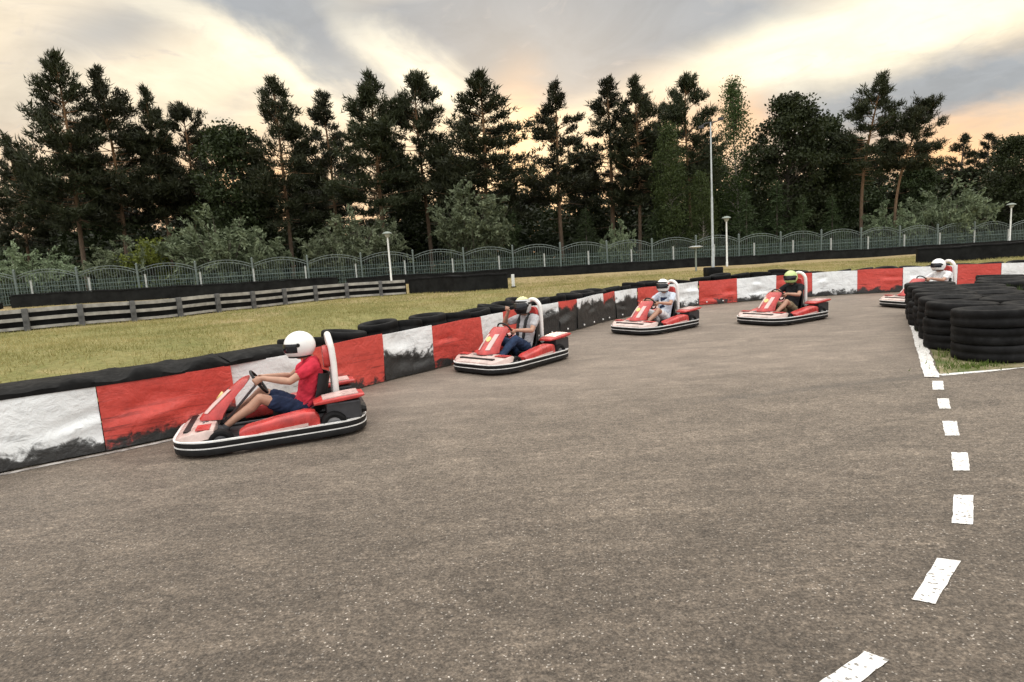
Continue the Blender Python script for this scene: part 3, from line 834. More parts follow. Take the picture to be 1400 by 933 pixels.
mb = MB(); mb.lathe([(.062, 0), (.06, 1.1), (.048, 1.14), (.04, H * .55), (.032, H * .56), (.022, H), (.008, H + .02)], 14); mb.build('pole', M['galv'], t, smooth=True, sharp=50)
mb = MB(); mb.tube([(-.36, 0, H - .12), (-.2, 0, H - .02), (0, 0, H), (.2, 0, H + .02), (.36, 0, H + .08)], .02, 6)
mb.box((-.36, -.03, H - .15), (.17, .13, .09)); mb.box((.36, -.03, H + .10), (.17, .13, .09)); mb.build('lamp_head', M['dark_steel'], t, bevel=.01)
t2 = empty('mast_pad', (mp_[0], mp_[1], zb)); tag(t2, 'black padded block wrapped round the foot of the tall mast', 'crash pad')
mb = MB()
for z0, z1, w in ((0, .36, .30), (.364, .70, .295)):
    sec = []
    for z_, k_ in ((z0, .94), (z0 + .03, 1), (z1 - .03, 1), (z1, .94)):
        sec.append([(w * k_ * math.copysign(abs(math.cos(a)) ** .22, math.cos(a)), w * k_ * math.copysign(abs(math.sin(a)) ** .22, math.sin(a)), z_) for a in np.linspace(0, 2 * np.pi, 24, endpoint=False)])
    mb.loft(sec)
mb.build('padding', M['rubber'], t2, smooth=True, sharp=50)

# ================================================================ go-karts
def ring_pts(hw, x1, x0, ins, z):
    """rounded outline of the bumper loop"""
    return [(x1, hw * .58, z), (x1 - .06, hw * .74, z), (x1 - .30, hw * .99, z), (x1 - .45, hw * 1.0, z), (0, hw, z), (x0 + .22, hw * .985, z), (x0 + .06, hw * .86, z), (x0, hw * .6, z)]
def loop(z, off=0.0, n=90):
    h = ring_pts(.66, .98, -.95, 0, z)
    P_ = h + [(a, -b, c) for a, b, c in h[::-1]]
    C = np.array([(p[0], p[1]) for p in P_]); C = np.vstack([C, C[:1]])
    _, Q = resample(C, .06)
    for _ in range(5): Q = .25 * np.roll(Q, 1, 0) + .5 * Q + .25 * np.roll(Q, -1, 0)
    t_ = np.roll(Q, -1, 0) - np.roll(Q, 1, 0); t_ /= np.linalg.norm(t_, axis=1)[:, None]
    nn = np.c_[t_[:, 1], -t_[:, 0]]
    c = Q.mean(0); s_ = np.sign(((Q - c) * nn).sum(1)).mean()
    return [(p[0], p[1], z) for p in Q + nn * off * np.sign(s_)]
def band(mb, z0, z1, thick, off):
    o = loop(0, off); i = loop(0, off - thick); n = len(o)
    v = [(p[0], p[1], z0) for p in o] + [(p[0], p[1], z1) for p in o] + [(p[0], p[1], z1) for p in i] + [(p[0], p[1], z0) for p in i]
    f = []
    for r in range(4):
        r2 = (r + 1) % 4
        for j in range(n):
            j2 = (j + 1) % n; f.append((r * n + j, r * n + j2, r2 * n + j2, r2 * n + j))
    mb.add(v, f)

def rounded_ring(cy, cz, hw, hh, x, p=.5, n=20):
    return [(x, cy + hw * math.copysign(abs(math.cos(a)) ** p, math.cos(a)), cz + hh * math.copysign(abs(math.sin(a)) ** p, math.sin(a))) for a in np.linspace(0, 2 * np.pi, n, endpoint=False)]

def make_kart():
    r = empty('go_kart')
    mb = MB(); band(mb, .034, .098, .09, 0.0); band(mb, .108, .168, .085, 0.0); band(mb, .04, .16, .05, -.03)
    bp = mb.build('bumper', M['black_plastic'], r, bevel=.012, smooth=True)
    mb = MB(); band(mb, .098, .108, .03, .003); mb.build('trim_strip', M['strip'], bp)
    mb = MB(); band(mb, .162, .173, .05, .003); mb.build('trim_strip', M['strip'], bp)
    mb = MB(); mb.prism([(.86, .44), (.5, .42), (-.6, .36), (-.6, -.36), (.5, -.42), (.86, -.44)], .06, .075)
    for s in (-1, 1):
        mb.tube([(.75, .3 * s, .09), (.2, .33 * s, .09), (-.8, .33 * s, .1)], .018, 8)
    mb.tube([(.6, -.5, .13), (.6, .5, .13)], .018, 8); mb.tube([(-.58, -.6, .14), (-.58, .6, .14)], .02, 8)
    mb.build('chassis', M['dark_steel'], r)
    # front cowl: a wide tray, sky reflection painted into its colour, over the front bumper, with a dark intake slot
    mb = MB()
    def cowl(x, hw, zb_, zt_): return [(x, -hw, zb_), (x, -hw * .55, zb_), (x, hw * .55, zb_), (x, hw, zb_), (x, hw * .96, zt_), (x, hw * .55, zt_ + .012), (x, -hw * .55, zt_ + .012), (x, -hw * .96, zt_)]
    mb.loft([cowl(.945, .40, .15, .184), cowl(.89, .48, .15, .212), cowl(.76, .56, .16, .246), cowl(.64, .585, .18, .266), cowl(.57, .585, .19, .260)])
    cw = mb.build('front_cowl', M['sky_sheen_cream'], r, bevel=.012, smooth=True)
    mb = MB(); mb.prism([(.87, -.36), (.87, .36), (.83, .39), (.80, .36), (.80, -.36), (.83, -.39)], .21, .246); mb.build('intake_slot', M['black_plastic'], cw, bevel=.004)
    for s in (-1, 1):
        mb = MB(); mb.prism([(.74, .30 * s), (.74, .52 * s), (.61, .54 * s), (.61, .30 * s)], .266, .279); mb.build('cowl_sticker', M['red_plastic'], cw, bevel=.004)
    # front fairing
    mb = MB()
    def fr(x0, x1, hw, z, ridge):   # ring in plan at height z, pointed forward
        return [(x0, -hw, z), (x0 + (x1 - x0) * .55, -hw * .82, z), (x1, -hw * .5, z), (x1 + ridge, 0, z), (x1, hw * .5, z), (x0 + (x1 - x0) * .55, hw * .82, z), (x0, hw, z), (x0 - .015, 0, z)]
    mb.loft([fr(.52, .74, .21, .28, .02), fr(.50, .70, .20, .33, .02), fr(.43, .60, .185, .43, .018), fr(.34, .48, .185, .53, .016), fr(.27, .385, .19, .60, .012), fr(.235, .325, .18, .645, .01), fr(.225, .285, .15, .668, .006)])
    fa = mb.build('front_fairing', M['red_plastic'], r, bevel=.008, smooth=True, sharp=28)
    # painted-on lit flanks and a yellow roundel on the fairing
    def on_fairing(y, z):
        zs = [.33, .43, .53, .60]; x0 = np.interp(z, zs, [.50, .43, .34, .27]); x1 = np.interp(z, zs, [.70, .60, .48, .385]); hw = np.interp(z, zs, [.20, .185, .185, .19])
        t_ = abs(y) / hw; xm = x0 + (x1 - x0) * .55
        x = np.interp(t_, [0, .5, .82, 1], [x1 + .016, x1, xm, x0])
        return (x, y, z)
    for s in (-1, 1):
        mb = MB(); nyy, nzz_ = 5, 6; vv = []
        for a in range(nzz_):
            z = .345 + a * .045
            for b in range(nyy):
                p_ = on_fairing(s * (.055 + b * .017), z); vv.append((p_[0] + .006, p_[1] + s * .004, p_[2] + .004))
        ff = [(a * nyy + b, a * nyy + b + 1, (a + 1) * nyy + b + 1, (a + 1) * nyy + b) for a in range(nzz_ - 1) for b in range(nyy - 1)]
        n_ = len(vv); vv += [(x - .006, y - s * .005, z - .003) for x, y, z in vv]
        ff += [tuple(n_ + i for i in q_[::-1]) for q_ in ff]
        mb.add(vv, ff); mb.build('fairing_sheen', M['sky_sheen_pale'], fa, smooth=True)
    c0 = Vector(on_fairing(0, .50)); nrm = Vector((.62, 0, .5)).normalized(); side = Vector((0, 1, 0)); upv = nrm.cross(side).normalized()
    mb = MB(); RM = Matrix((side, upv, nrm)).transposed().to_4x4(); RM.translation = c0 + nrm * .004
    mb.lathe([(.001, -.012), (.05, -.012), (.05, .006), (.045, .009)], 22, RM); mb.build('roundel', M['plate_yellow'], fa)
    # side pods
    for s in (-1, 1):
        mb = MB()
        mb.loft([rounded_ring(.51 * s, .16, .09, .05, .34, .4), rounded_ring(.515 * s, .18, .11, .07, .27, .4), rounded_ring(.52 * s, .205, .115, .09, .0, .4), rounded_ring(.52 * s, .225, .115, .105, -.30, .4), rounded_ring(.515 * s, .215, .11, .095, -.40, .4), rounded_ring(.51 * s, .19, .09, .06, -.44, .4)])
        sp = mb.build('side_pod', M['red_plastic'], r, smooth=True, sharp=40)
        mb = MB(); mb.loft([[(x, s * .642 - .006, z0_), (x, s * .642 + .006, z0_), (x, s * .642 + .006, z1_), (x, s * .642 - .006, z1_)] for x, z0_, z1_ in ((.16, .165, .18), (-.05, .17, .195), (-.32, .18, .21))])
        mb.build('pod_sheen', M['sky_sheen_pale'], sp)  # pale strip painting in reflected sky on the pod
    # rear covers over the engine and the rear wheels
    for s in (-1, 1):
        mb = MB()
        mb.loft([rounded_ring(.42 * s, .37, .13, .014, -.40), rounded_ring(.44 * s, .39, .165, .026, -.48), rounded_ring(.45 * s, .405, .17, .03, -.68), rounded_ring(.45 * s, .415, .165, .028, -.84), rounded_ring(.45 * s, .42, .15, .014, -.92)])
        ec = mb.build('engine_cover', M['red_plastic'], r, smooth=True, sharp=40)
        mb = MB(); mb.loft([[(x, s * .45 - hw, z), (x, s * .45 + hw, z), (x, s * .45 + hw, z + .012), (x, s * .45 - hw, z + .012)] for x, hw, z in ((-.49, .12, .412), (-.68, .135, .431), (-.86, .13, .438))]); mb.build('cover_sheen', M['sky_sheen_pale'], ec)  # pale top plate standing in for reflected sky
        mb = MB(); mb.box((-.70, s * .44, .27), (.36, .26, .2)); mb.build('engine_block', M['dark_steel'], r, bevel=.02)
    mb = MB(); mb.loft([rounded_ring(0, .24, .50, .05, -.80), rounded_ring(0, .25, .52, .075, -.88), rounded_ring(0, .24, .5, .05, -.94)]); mb.build('rear_beam', M['black_plastic'], r, smooth=True)
    # seat
    mb = MB(); secs = []
    for cx, cz, hw, tl in ((.04, .12, .18, .0), (-.14, .10, .2, .0), (-.36, .12, .21, .1), (-.50, .24, .21, .0), (-.56, .44, .2, .0), (-.60, .62, .17, .0)):
        secs.append((cx, cz, hw))
    outer, inner = [], []
    prev = None
    for i, (cx, cz, hw) in enumerate(secs):
        a = secs[max(0, i - 1)]; b = secs[min(len(secs) - 1, i + 1)]
        tx, tzv = b[0] - a[0], b[1] - a[1]; l_ = math.hypot(tx, tzv); nx_, nz_ = tzv / l_, -tx / l_
        ring = []
        for u, dp in ((-1, .11), (-.9, .05), (-.6, .005), (0, -.01), (.6, .005), (.9, .05), (1, .11)):
            ring.append((cx + nx_ * dp, hw * u, cz + nz_ * dp))
        for u, dp in ((1.04, .10), (.95, .03), (.62, -.014), (0, -.03), (-.62, -.014), (-.95, .03), (-1.04, .10)):
            ring.append((cx + nx_ * dp, hw * u, cz + nz_ * dp))
        outer.append(ring)
    mb.loft(outer); mb.build('seat', M['black_plastic'], r, smooth=True, sharp=50)
    # roll bar hoop with head pad
    mb = MB(); hoop = []
    for a in np.linspace(0, 1, 5)[:-1]: hoop.append((-.66 - .01 * a, .15, .30 + a * .58))
    for a in np.linspace(0, math.pi, 11): hoop.append((-.66 + .02 * math.sin(a), .15 * math.cos(a), .90 + .15 * math.sin(a)))
    for a in np.linspace(1, 0, 5)[1:]: hoop.append((-.66 - .01 * a, -.15, .30 + a * .58))
    mb.tube(hoop, (.035), 12, ref=(1, 0, 0)); rb = mb.build('roll_bar', M['white_plastic'], r, smooth=True)
    mb = MB(); mb.loft([rounded_ring(0, .80, .12, .12, -.635, .6), rounded_ring(0, .80, .13, .13, -.60, .6), rounded_ring(0, .80, .12, .12, -.565, .6)]); mb.build('head_pad', M['red_plastic'], rb, smooth=True)
    # steering wheel and column
    nrmw = Vector((-.86, 0, .51)).normalized(); cy = Vector((0, 1, 0)); cu = nrmw.cross(cy).normalized()
    if cu.z < 0: cu = -cu
    mb = MB(); c = Vector(WHEEL_C)
    mb.tube([c + cy * (.145 * math.cos(a)) + cu * (.145 * math.sin(a)) for a in np.linspace(0, 2 * np.pi, 28, endpoint=False)], .0145, 8, closed=True, ref=tuple(nrmw))
    for a in (math.pi * .06, math.pi * .94, math.pi * 1.5):
        mb.bar(c - nrmw * .01, c + cy * (.14 * math.cos(a)) + cu * (.14 * math.sin(a)), .035, .008)
    mb.lathe([(.001, -.03), (.045, -.03), (.045, .006), (.03, .014)], 14, Matrix.Translation(c - nrmw * .0) @ Matrix((cy, cu, nrmw)).transposed().to_4x4())
    mb.build('steering_wheel', M['black_plastic'], r, smooth=True, sharp=45)
    mb = MB(); mb.tube([c - nrmw * .02, (.52, 0, .2)], .014, 8); mb.build('steering_column', M['steel'], r, smooth=True)
    # wheels
    for x, y, w_, R_ in ((.52, .53, .12, .125), (.52, -.53, .12, .125), (-.58, .54, .17, .14), (-.58, -.54, .17, .14)):
        tm = MB(); w2 = w_ / 2
        prof = [(R_ * .55, -w2 * .8), (R_ * .8, -w2), (R_ * .95, -w2 * .85), (R_, -w2 * .5), (R_, w2 * .5), (R_ * .95, w2 * .85), (R_ * .8, w2), (R_ * .55, w2 * .8)]
        T_ = Matrix.Translation((x, y, R_ + .004)) @ Matrix.Rotation(math.pi / 2, 4, 'X')
        tm.lathe(prof, 22, T_, closed=True); wo = tm.build('wheel', M['tyre'], r, smooth=True)
        tm = MB(); tm.lathe([(.001, -w2 * .5), (R_ * .56, -w2 * .62), (R_ * .56, w2 * .62), (R_ * .3, w2 * .4), (.03, w2 * .45), (.001, w2 * .5)], 16, T_); tm.build('rim', M['steel'], wo, smooth=True)
    # pedals, rear plate
    for s in (-1, 1):
        mb = MB(); mb.tube([(.66, .17 * s, .09), (.70, .17 * s, .26)], .01, 6); mb.box((.695, .17 * s, .25), (.02, .08, .06)); mb.build('pedal', M['steel'], r)
    return r

WHEEL_C = (.13, 0, .60)

# ---------------------------------------------------------------- drivers
def evaluate_remesh(mb, name, vox, mats, smooth_it=4, crease=None):
    me = mb.mesh(name, mats)
    o = bpy.data.objects.new(name, me); COL.objects.link(o)
    m = o.modifiers.new('r', 'REMESH'); m.mode = 'VOXEL'; m.voxel_size = vox
    m2 = o.modifiers.new('s', 'SMOOTH'); m2.iterations = smooth_it; m2.factor = .5
    bpy.context.view_layer.update()
    dg = bpy.context.evaluated_depsgraph_get()
    out = bpy.data.meshes.new_from_object(o.evaluated_get(dg))
    bpy.data.objects.remove(o); bpy.data.meshes.remove(me)
    out.name = name
    if not out.materials: out.materials.append(mats if not isinstance(mats, (list, tuple)) else mats[0])
    for p in out.polygons: p.use_smooth = True
    return out

from mathutils import noise as mnoise
def folds(me, amp, seed):
    """soft cloth creases pushed into the surface"""
    nr = [v.normal.copy() for v in me.vertices]
    for v, n_ in zip(me.vertices, nr):
        p = v.co
        q = Vector((p.x * 7 + seed, p.y * 7, p.z * 16 + p.x * 6))
        a = mnoise.noise(q) + .6 * mnoise.noise(q * 2.1)
        ridge = 1 - abs(a) * 2
        v.co = p + n_ * (amp * (ridge - .45))
    me.update(); return me

def skeleton(steer=0.0, lean=0.0, raised=False):
    J = {}
    Lr = lambda p, k: (p[0], p[1] + lean * k, p[2])
    J['pelvis'] = Vector((-.30, 0, .24)); J['waist'] = Vector(Lr((-.37, 0, .40), .3)); J['chest'] = Vector(Lr((-.43, 0, .60), .7)); J['neck'] = Vector(Lr((-.435, 0, .785), 1)); J['head'] = Vector(Lr((-.335, 0, .935), 1.25))
    n = Vector((-.86, 0, .51)).normalized(); cy = Vector((0, 1, 0)); cu = n.cross(cy).normalized()
    if cu.z < 0: cu = -cu
    for s, k in ((1, 'L'), (-1, 'R')):
        J['sh' + k] = J['neck'] + Vector((-.005, .185 * s, -.05))
        a = (0.12 if s > 0 else math.pi - .12) + steer
        rad = cy * math.cos(a) + cu * math.sin(a); tan = (-cy * math.sin(a) + cu * math.cos(a)) * s
        P = Vector(WHEEL_C) + rad * .145
        J['grip' + k] = (P, rad, tan, n)
        J['wr' + k] = P + rad * .035 + n * .075 - Vector((0, 0, .012))
        if raised and s < 0:
            P = J['head'] + Vector((.15, -.215, .0)); rad = Vector((-.12, -.3, -.94)).normalized(); tan = Vector((.35, -.9, .25)); tan = (tan - rad * tan.dot(rad)).normalized(); nn_ = rad.cross(tan).normalized()
            J['grip' + k] = (P, rad, tan, nn_); J['wr' + k] = P + rad * .085 + nn_ * .03
        mid = (J['sh' + k] + J['wr' + k]) / 2; d = (J['wr' + k] - J['sh' + k]); L = d.length
        bend = math.sqrt(max(.004, .295 ** 2 - (L / 2) ** 2)) if L < .58 else .06
        dirb = Vector((-.15, s * .75, -.8)); dirb -= d.normalized() * dirb.dot(d.normalized()); dirb.normalize()
        J['el' + k] = mid + dirb * bend
        J['hip' + k] = Vector((-.28, .095 * s, .235)); J['kn' + k] = Vector((.13, .215 * s, .455)); J['an' + k] = Vector((.49, .17 * s, .20)); J['heel' + k] = Vector((.50, .17 * s, .125)); J['toe' + k] = Vector((.645, .175 * s, .245))
    J['n'] = n
    return J

def lerp(a, b, t): return a + (b - a) * t

def torso(mb, J, g=0.0, bottom=True, k=1.0):
    pts = []; rad = []
    if bottom: pts.append(J['pelvis'] + Vector((.03, 0, -.05))); rad.append((.155 + g, .105 + g))
    pts += [J['pelvis'], J['waist'], lerp(J['waist'], J['chest'], .6), J['chest'] + Vector((0, 0, .03)), lerp(J['chest'], J['neck'], .72)]
    rad += [(.165 * k + g, .118 * k + g), (.148 * k + g, .108 * k + g), (.162 * k + g, .116 * k + g), (.172 * k + g, .112 * k + g), (.135 + g, .085 + g)]
    mb.tube(pts, rad, 20)
    for s, kk in ((1, 'L'), (-1, 'R')):   # shoulder yoke
        mb.tube([J['neck'] + Vector((-.005, .04 * s, -.03)), lerp(J['neck'], J['sh' + kk], .6) + Vector((0, 0, -.012)), J['sh' + kk]], [.066 + g, .062 + g, .058 + g], 14)

def upper_arm(mb, J, kk, t1, g=0.0):
    a, b = J['sh' + kk], J['el' + kk]
    ts = [0, .3, .6, 1.0]; rs = [.056, .052, .046, .039]
    P = []; R = []
    for t in np.linspace(0, t1, 5):
        P.append(lerp(a, b, t)); R.append(float(np.interp(t, ts, rs)) + g)
    mb.tube(P, R, 16)

def body_mesh(J, k=1.0):
    mb = MB(); torso(mb, J, 0, k=k)
    # neck, head with face
    mb.tube([J['neck'] + Vector((0, 0, -.05)), J['neck'] + Vector((.03, 0, .05)), J['head'] + Vector((-.02, 0, -.05))], [.07, .056, .056], 14)
    h = J['head']
    mb.tube([h + Vector((.012, 0, -.095)), h + Vector((.012, 0, -.06)), h + Vector((.004, 0, 0)), h + Vector((0, 0, .05)), h + Vector((-.004, 0, .085))], [(.04, .055), (.058, .078), (.074, .094), (.074, .094), (.056, .07)], 18, ref=(0, 1, 0))
    mb.tube([h + Vector((.098, 0, .012)), h + Vector((.118, 0, -.03)), h + Vector((.10, 0, -.038))], [.009, .014, .012], 8)
    mb.tube([h + Vector((.088, -.022, -.062)), h + Vector((.096, 0, -.062)), h + Vector((.088, .022, -.062))], [.007, .009, .007], 8)
    for s in (-1, 1):
        mb.tube([h + Vector((.084, .02 * s, .026)), h + Vector((.082, .045 * s, .024))], [.009, .008], 8)
        mb.tube([h + Vector((0, .074 * s, .02)), h + Vector((0, .08 * s, -.02))], [(.014, .02), (.012, .014)], 8)
    for s, kk in ((1, 'L'), (-1, 'R')):
        upper_arm(mb, J, kk, 1.0)
        e, w = J['el' + kk], J['wr' + kk]
        mb.tube([e, lerp(e, w, .3), lerp(e, w, .7), w], [.039, .041, .032, .026], 14)
        # leg
        hp, kn, an = J['hip' + kk], J['kn' + kk], J['an' + kk]
        mb.tube([hp, lerp(hp, kn, .35), lerp(hp, kn, .75), kn], [.088, .08, .06, .054], 16)
        mb.tube([kn, lerp(kn, an, .3) + Vector((-.012, 0, -.012)), lerp(kn, an, .7), an], [.053, .056, .042, .034], 16)
        mb.tube([J['heel' + kk] + Vector((.0, 0, .02)), lerp(J['heel' + kk], J['toe' + kk], .5), J['toe' + kk]], [(.032, .03), (.038, .028), (.034, .018)], 12)
        # hand closed on the rim
        P, o, t, n = J['grip' + kk]
        palm = [w, P + o * .036 + n * .034, P + o * .036 - n * .004]
        mb.tube(palm, [(.024, .022), (.04, .019), (.038, .016)], 12, ref=tuple(t))
        for q, (of, ln) in enumerate(((.031, 1.0), (.0105, 1.08), (-.0105, 1.02), (-.031, .84))):
            b_ = P + t * of
            mb.tube([b_ + o * .036 + n * .004, b_ + o * .027 - n * .021 * ln, b_ + o * .003 - n * .027, b_ - o * .022 * ln - n * .014, b_ - o * .026 * ln + n * .006], [.0095, .0092, .0088, .0082, .0072], 8)
        mb.tube([P + o * .036 + n * .026 + t * .02, P + o * .018 + n * .03 + t * .036, P - o * .006 + n * .026 + t * .046, P - o * .022 + n * .014 + t * .046], [.013, .0115, .010, .0085], 8)
    return mb

def helmet(J, parent, style, yaw):
    h = J['head']; RM = Matrix.Translation(h) @ Matrix.Rotation(yaw, 4, 'Z')
    def pt(az, el, g=0.0, flat=True):
        rx, ry, rz = .172 + g, .142 + g, .162 + g
        x = rx * math.cos(el) * math.cos(az); y = ry * math.cos(el) * math.sin(az); z = rz * math.sin(el)
        if el < 0:                       # chin bar: longer at the front, cut flat below
            x *= 1 + .10 * max(0, math.cos(az)) * min(1, -el / .6)
            z *= .98
        return Vector((x, y, z + .022))
    nu, nv = 36, 20; el0, el1 = -.86, math.pi / 2
    mb = MB(); v = []
    for a in range(nv):
        el = el0 + (el1 - el0) * a / (nv - 1)
        for b in range(nu): v.append(RM @ pt(2 * math.pi * b / nu, min(el, 1.56)))
    f = [(a * nu + b, a * nu + (b + 1) % nu, (a + 1) * nu + (b + 1) % nu, (a + 1) * nu + b) for a in range(nv - 1) for b in range(nu)]
    f.append(tuple(range(nu))[::-1]); f.append(tuple((nv - 1) * nu + b for b in range(nu)))
    mb.add(v, f); ho = mb.build('helmet', M[style['shell']], parent, smooth=True, sharp=50)
    def patch(name, a0, a1, e0, e1, g, mat, n1=22, n2=8):
        m = MB(); vv = []
        for q in range(2):
            for i in range(n2):
                for j in range(n1):
                    vv.append(RM @ pt(a0 + (a1 - a0) * j / (n1 - 1), e0 + (e1 - e0) * i / (n2 - 1), g - .012 * q))
        F = []; mm = n1 * n2
        for i in range(n2 - 1):
            for j in range(n1 - 1):
                k_ = i * n1 + j; F.append((k_, k_ + 1, k_ + n1 + 1, k_ + n1)); F.append((mm + k_, mm + k_ + n1, mm + k_ + n1 + 1, mm + k_ + 1))
        for j in range(n1 - 1):
            F.append((j, mm + j, mm + j + 1, j + 1)); k_ = (n2 - 1) * n1 + j; F.append((k_, k_ + 1, mm + k_ + 1, mm + k_))
        for i in range(n2 - 1):
            k_ = i * n1; F.append((k_, k_ + n1, mm + k_ + n1, mm + k_)); k_ += n1 - 1; F.append((k_, mm + k_, mm + k_ + n1, k_ + n1))
        m.add(vv, F); return m.build(name, mat, ho, smooth=True, sharp=50)
    m = MB(); ring = [RM @ pt(a_, el0 + .02, .003) for a_ in np.linspace(0, 2 * np.pi, 36, endpoint=False)]
    m.tube(ring, .009, 6, closed=True, ref=(0, 0, 1)); m.build('edge_trim', M['black_plastic'], ho, smooth=True)
    for s_ in (-1, 1):
        m = MB(); m.lathe([(.001, -.006), (.022, -.006), (.02, .007), (.001, .009)], 14, Matrix.Translation(RM @ pt(s_ * 1.32, .1, .002)) @ Matrix.Rotation(yaw + s_ * 1.4, 4, 'Z') @ Matrix.Rotation(math.pi / 2, 4, 'Y')); m.build('visor_pivot', M['black_plastic'], ho, smooth=True)
    if style.get('visor', True):
        patch('visor', -1.25, 1.25, style.get('v0', -.22), style.get('v1', .36), .006, M['visor'])
    if style.get('peak'):
        m = MB(); rings = []
        for j in range(13):
            az = -1.1 + 2.2 * j / 12; p0 = pt(az, .45, .002); p1 = pt(az, .40, .075 * math.cos(az * .9) + .012); 
            rings.append([RM @ p for p in (p0, p1, p1 + Vector((0, 0, .009)), p0 + Vector((0, 0, .016)))])
        m.loft(rings); m.build('peak', M['black_plastic'], ho, smooth=True, sharp=40)
    if style.get('crown'):
        patch('crown_stripe', -3.14, 3.14, .85, 1.5, .004, M[style['crown']], 32, 8)
    if style.get('band'):
        patch('helmet_stripe', 1.4, 4.88, .2, .42, .004, M[style['band']], 26, 5)
    if style.get('chin'):
        patch('chin_guard', -1.2, 1.2, -.75, -.3, .004, M[style['chin']])
    return ho

def make_driver(kart, lab, spec):
    J = skeleton(spec.get('steer', 0), spec.get('lean', 0), spec.get('raised', False))
    me = evaluate_remesh(body_mesh(J), 'person', .0065, M['skin'], 3)
    o = bpy.data.objects.new('person', me); COL.objects.link(o)
    o.location = kart.location; o.rotation_euler = kart.rotation_euler
    tag(o, lab, 'person', 'kart drivers')
    # shirt
    mb = MB(); torso(mb, J, .013, bottom=True, k=spec.get('girth', 1.0))
    for kk in 'LR': upper_arm(mb, J, kk, spec.get('sleeve', .62), .018)
    sh = bpy.data.objects.new('shirt', folds(evaluate_remesh(mb, 'shirt', .010, M[spec['shirt']], 3), .008, len(lab))); link(sh, o)
    if spec.get('bib'):
        m = MB(); rings = []
        for z_, hw in ((.36, .09), (.48, .11), (.60, .12), (.70, .09)):
            c = Vector((float(np.interp(z_, [.40, .60, .785], [-.37, -.43, -.435])) + .122, 0, z_))
            rings.append([(c.x - .035, -hw, z_), (c.x, -hw * .5, z_), (c.x + .012, 0, z_), (c.x, hw * .5, z_), (c.x - .035, hw, z_), (c.x - .06, 0, z_)])
        m.loft(rings); m.build('shirt_print', M[spec['bib']], sh, smooth=True)
    if spec.get('straps'):
        for s in (-1, 1):
            m = MB(); m.tube([(-.56, .09 * s, .68), (-.5, .095 * s, .80), (-.42, .095 * s, .805), (-.325, .085 * s, .71), (-.285, .08 * s, .58), (-.245, .07 * s, .42)], (.026), 8, ref=(0, 1, 0)); m.build('strap', M['harness'], sh, smooth=True)
    # legs
    mb = MB(); lo = 'trousers' if spec['long'] else 'shorts'
    mb.tube([J['pelvis'] + Vector((.05, 0, -.06)), J['pelvis'], lerp(J['pelvis'], J['waist'], .45)], [(.168, .115), (.182, .134), (.168, .126)], 18)
    for kk in 'LR':
        hp, kn, an = J['hip' + kk], J['kn' + kk], J['an' + kk]
        if spec['long']:
            mb.tube([hp, lerp(hp, kn, .4), lerp(hp, kn, .8), kn, lerp(kn, an, .15)], [.103, .094, .078, .07, .068], 16)
            mb.tube([kn, lerp(kn, an, .35), lerp(kn, an, .8), lerp(kn, an, .96)], [.07, .067, .058, .055], 16)
        else:
            mb.tube([hp, lerp(hp, kn, .4), lerp(hp, kn, .66)], [.103, .096, .088], 16)
    link(bpy.data.objects.new(lo, folds(evaluate_remesh(mb, lo, .010, M[spec['legs']], 3), .007, len(lab) + 3)), o)
    for kk in 'LR':
        mb = MB(); a, b = J['heel' + kk], J['toe' + kk]
        mb.tube([J['an' + kk] + Vector((.0, 0, -.01)), a + Vector((.012, 0, .03)), lerp(a, b, .35) + Vector((0, 0, .006)), lerp(a, b, .75), b + (b - a).normalized() * .02], [(.043, .043), (.045, .05), (.047, .043), (.048, .034), (.04, .024)], 14)
        mb.tube([a + Vector((-.01, 0, -.01)), lerp(a, b, .5) + Vector((.01, 0, -.022)), b + Vector((.03, 0, -.015))], [(.043, .018), (.046, .014), (.04, .012)], 12)
        link(bpy.data.objects.new('shoe', evaluate_remesh(mb, 'shoe', .007, M[spec['shoes']], 2)), o)
    helmet(J, o, spec['helmet'], spec.get('yaw', 0))
    return o

D2R = math.radians
KARTS = [((-2.70, 6.42), -159, 'nearest red go-kart, driven by the person in the red shirt',
          'driver in red shirt, dark shorts and plain white helmet in the nearest kart',
          dict(shirt='cloth_red', legs='cloth_navy', long=False, shoes='shoe', sleeve=.5, steer=.12, helmet=dict(shell='helmet_white', v0=-.42, v1=.2), yaw=.15)),
         ((-.02, 9.86), -132, 'red go-kart driven by the person in grey shirt and jeans',
          'driver in grey shirt with black straps, blue jeans and dark peaked helmet, one hand raised',
          dict(shirt='cloth_grey', legs='denim', long=True, shoes='shoe', sleeve=.55, steer=-.35, lean=.02, raised=True, straps=True, helmet=dict(shell='helmet_grey', peak=True, crown='helmet_yellow', chin='black_plastic', band='black_plastic', v0=-.3, v1=.36), yaw=.1)),
         ((3.24, 13.12), -143, 'red go-kart on the open track driven by the person in pale blue shirt',
          'driver in pale blue shirt with navy front and white helmet with dark marks',
          dict(shirt='cloth_pale', legs='cloth_white', long=False, shoes='shoe_light', bib='cloth_navy', sleeve=.55, steer=-.2, helmet=dict(shell='helmet_white', peak=True, band='red_plastic', v0=-.3, v1=.34), yaw=.25)),
         ((6.16, 13.22), -150, 'fourth red go-kart, driver in black shirt and lime helmet, between two others',
          'driver in black shirt, khaki shorts and lime green helmet',
          dict(shirt='cloth_black', legs='khaki', long=False, shoes='shoe', sleeve=.5, steer=-.15, helmet=dict(shell='helmet_lime', v0=-.34, v1=.3), yaw=.2)),
         ((10.34, 14.46), -168, 'farthest red go-kart, its rear hidden behind the stacked black tyres',
          'driver in white shirt and white helmet with dark visor, half hidden behind the tyre stacks',
          dict(shirt='cloth_white', legs='khaki', long=True, shoes='shoe', sleeve=.6, steer=.1, helmet=dict(shell='helmet_white', v0=-.3, v1=.34), yaw=.0))]
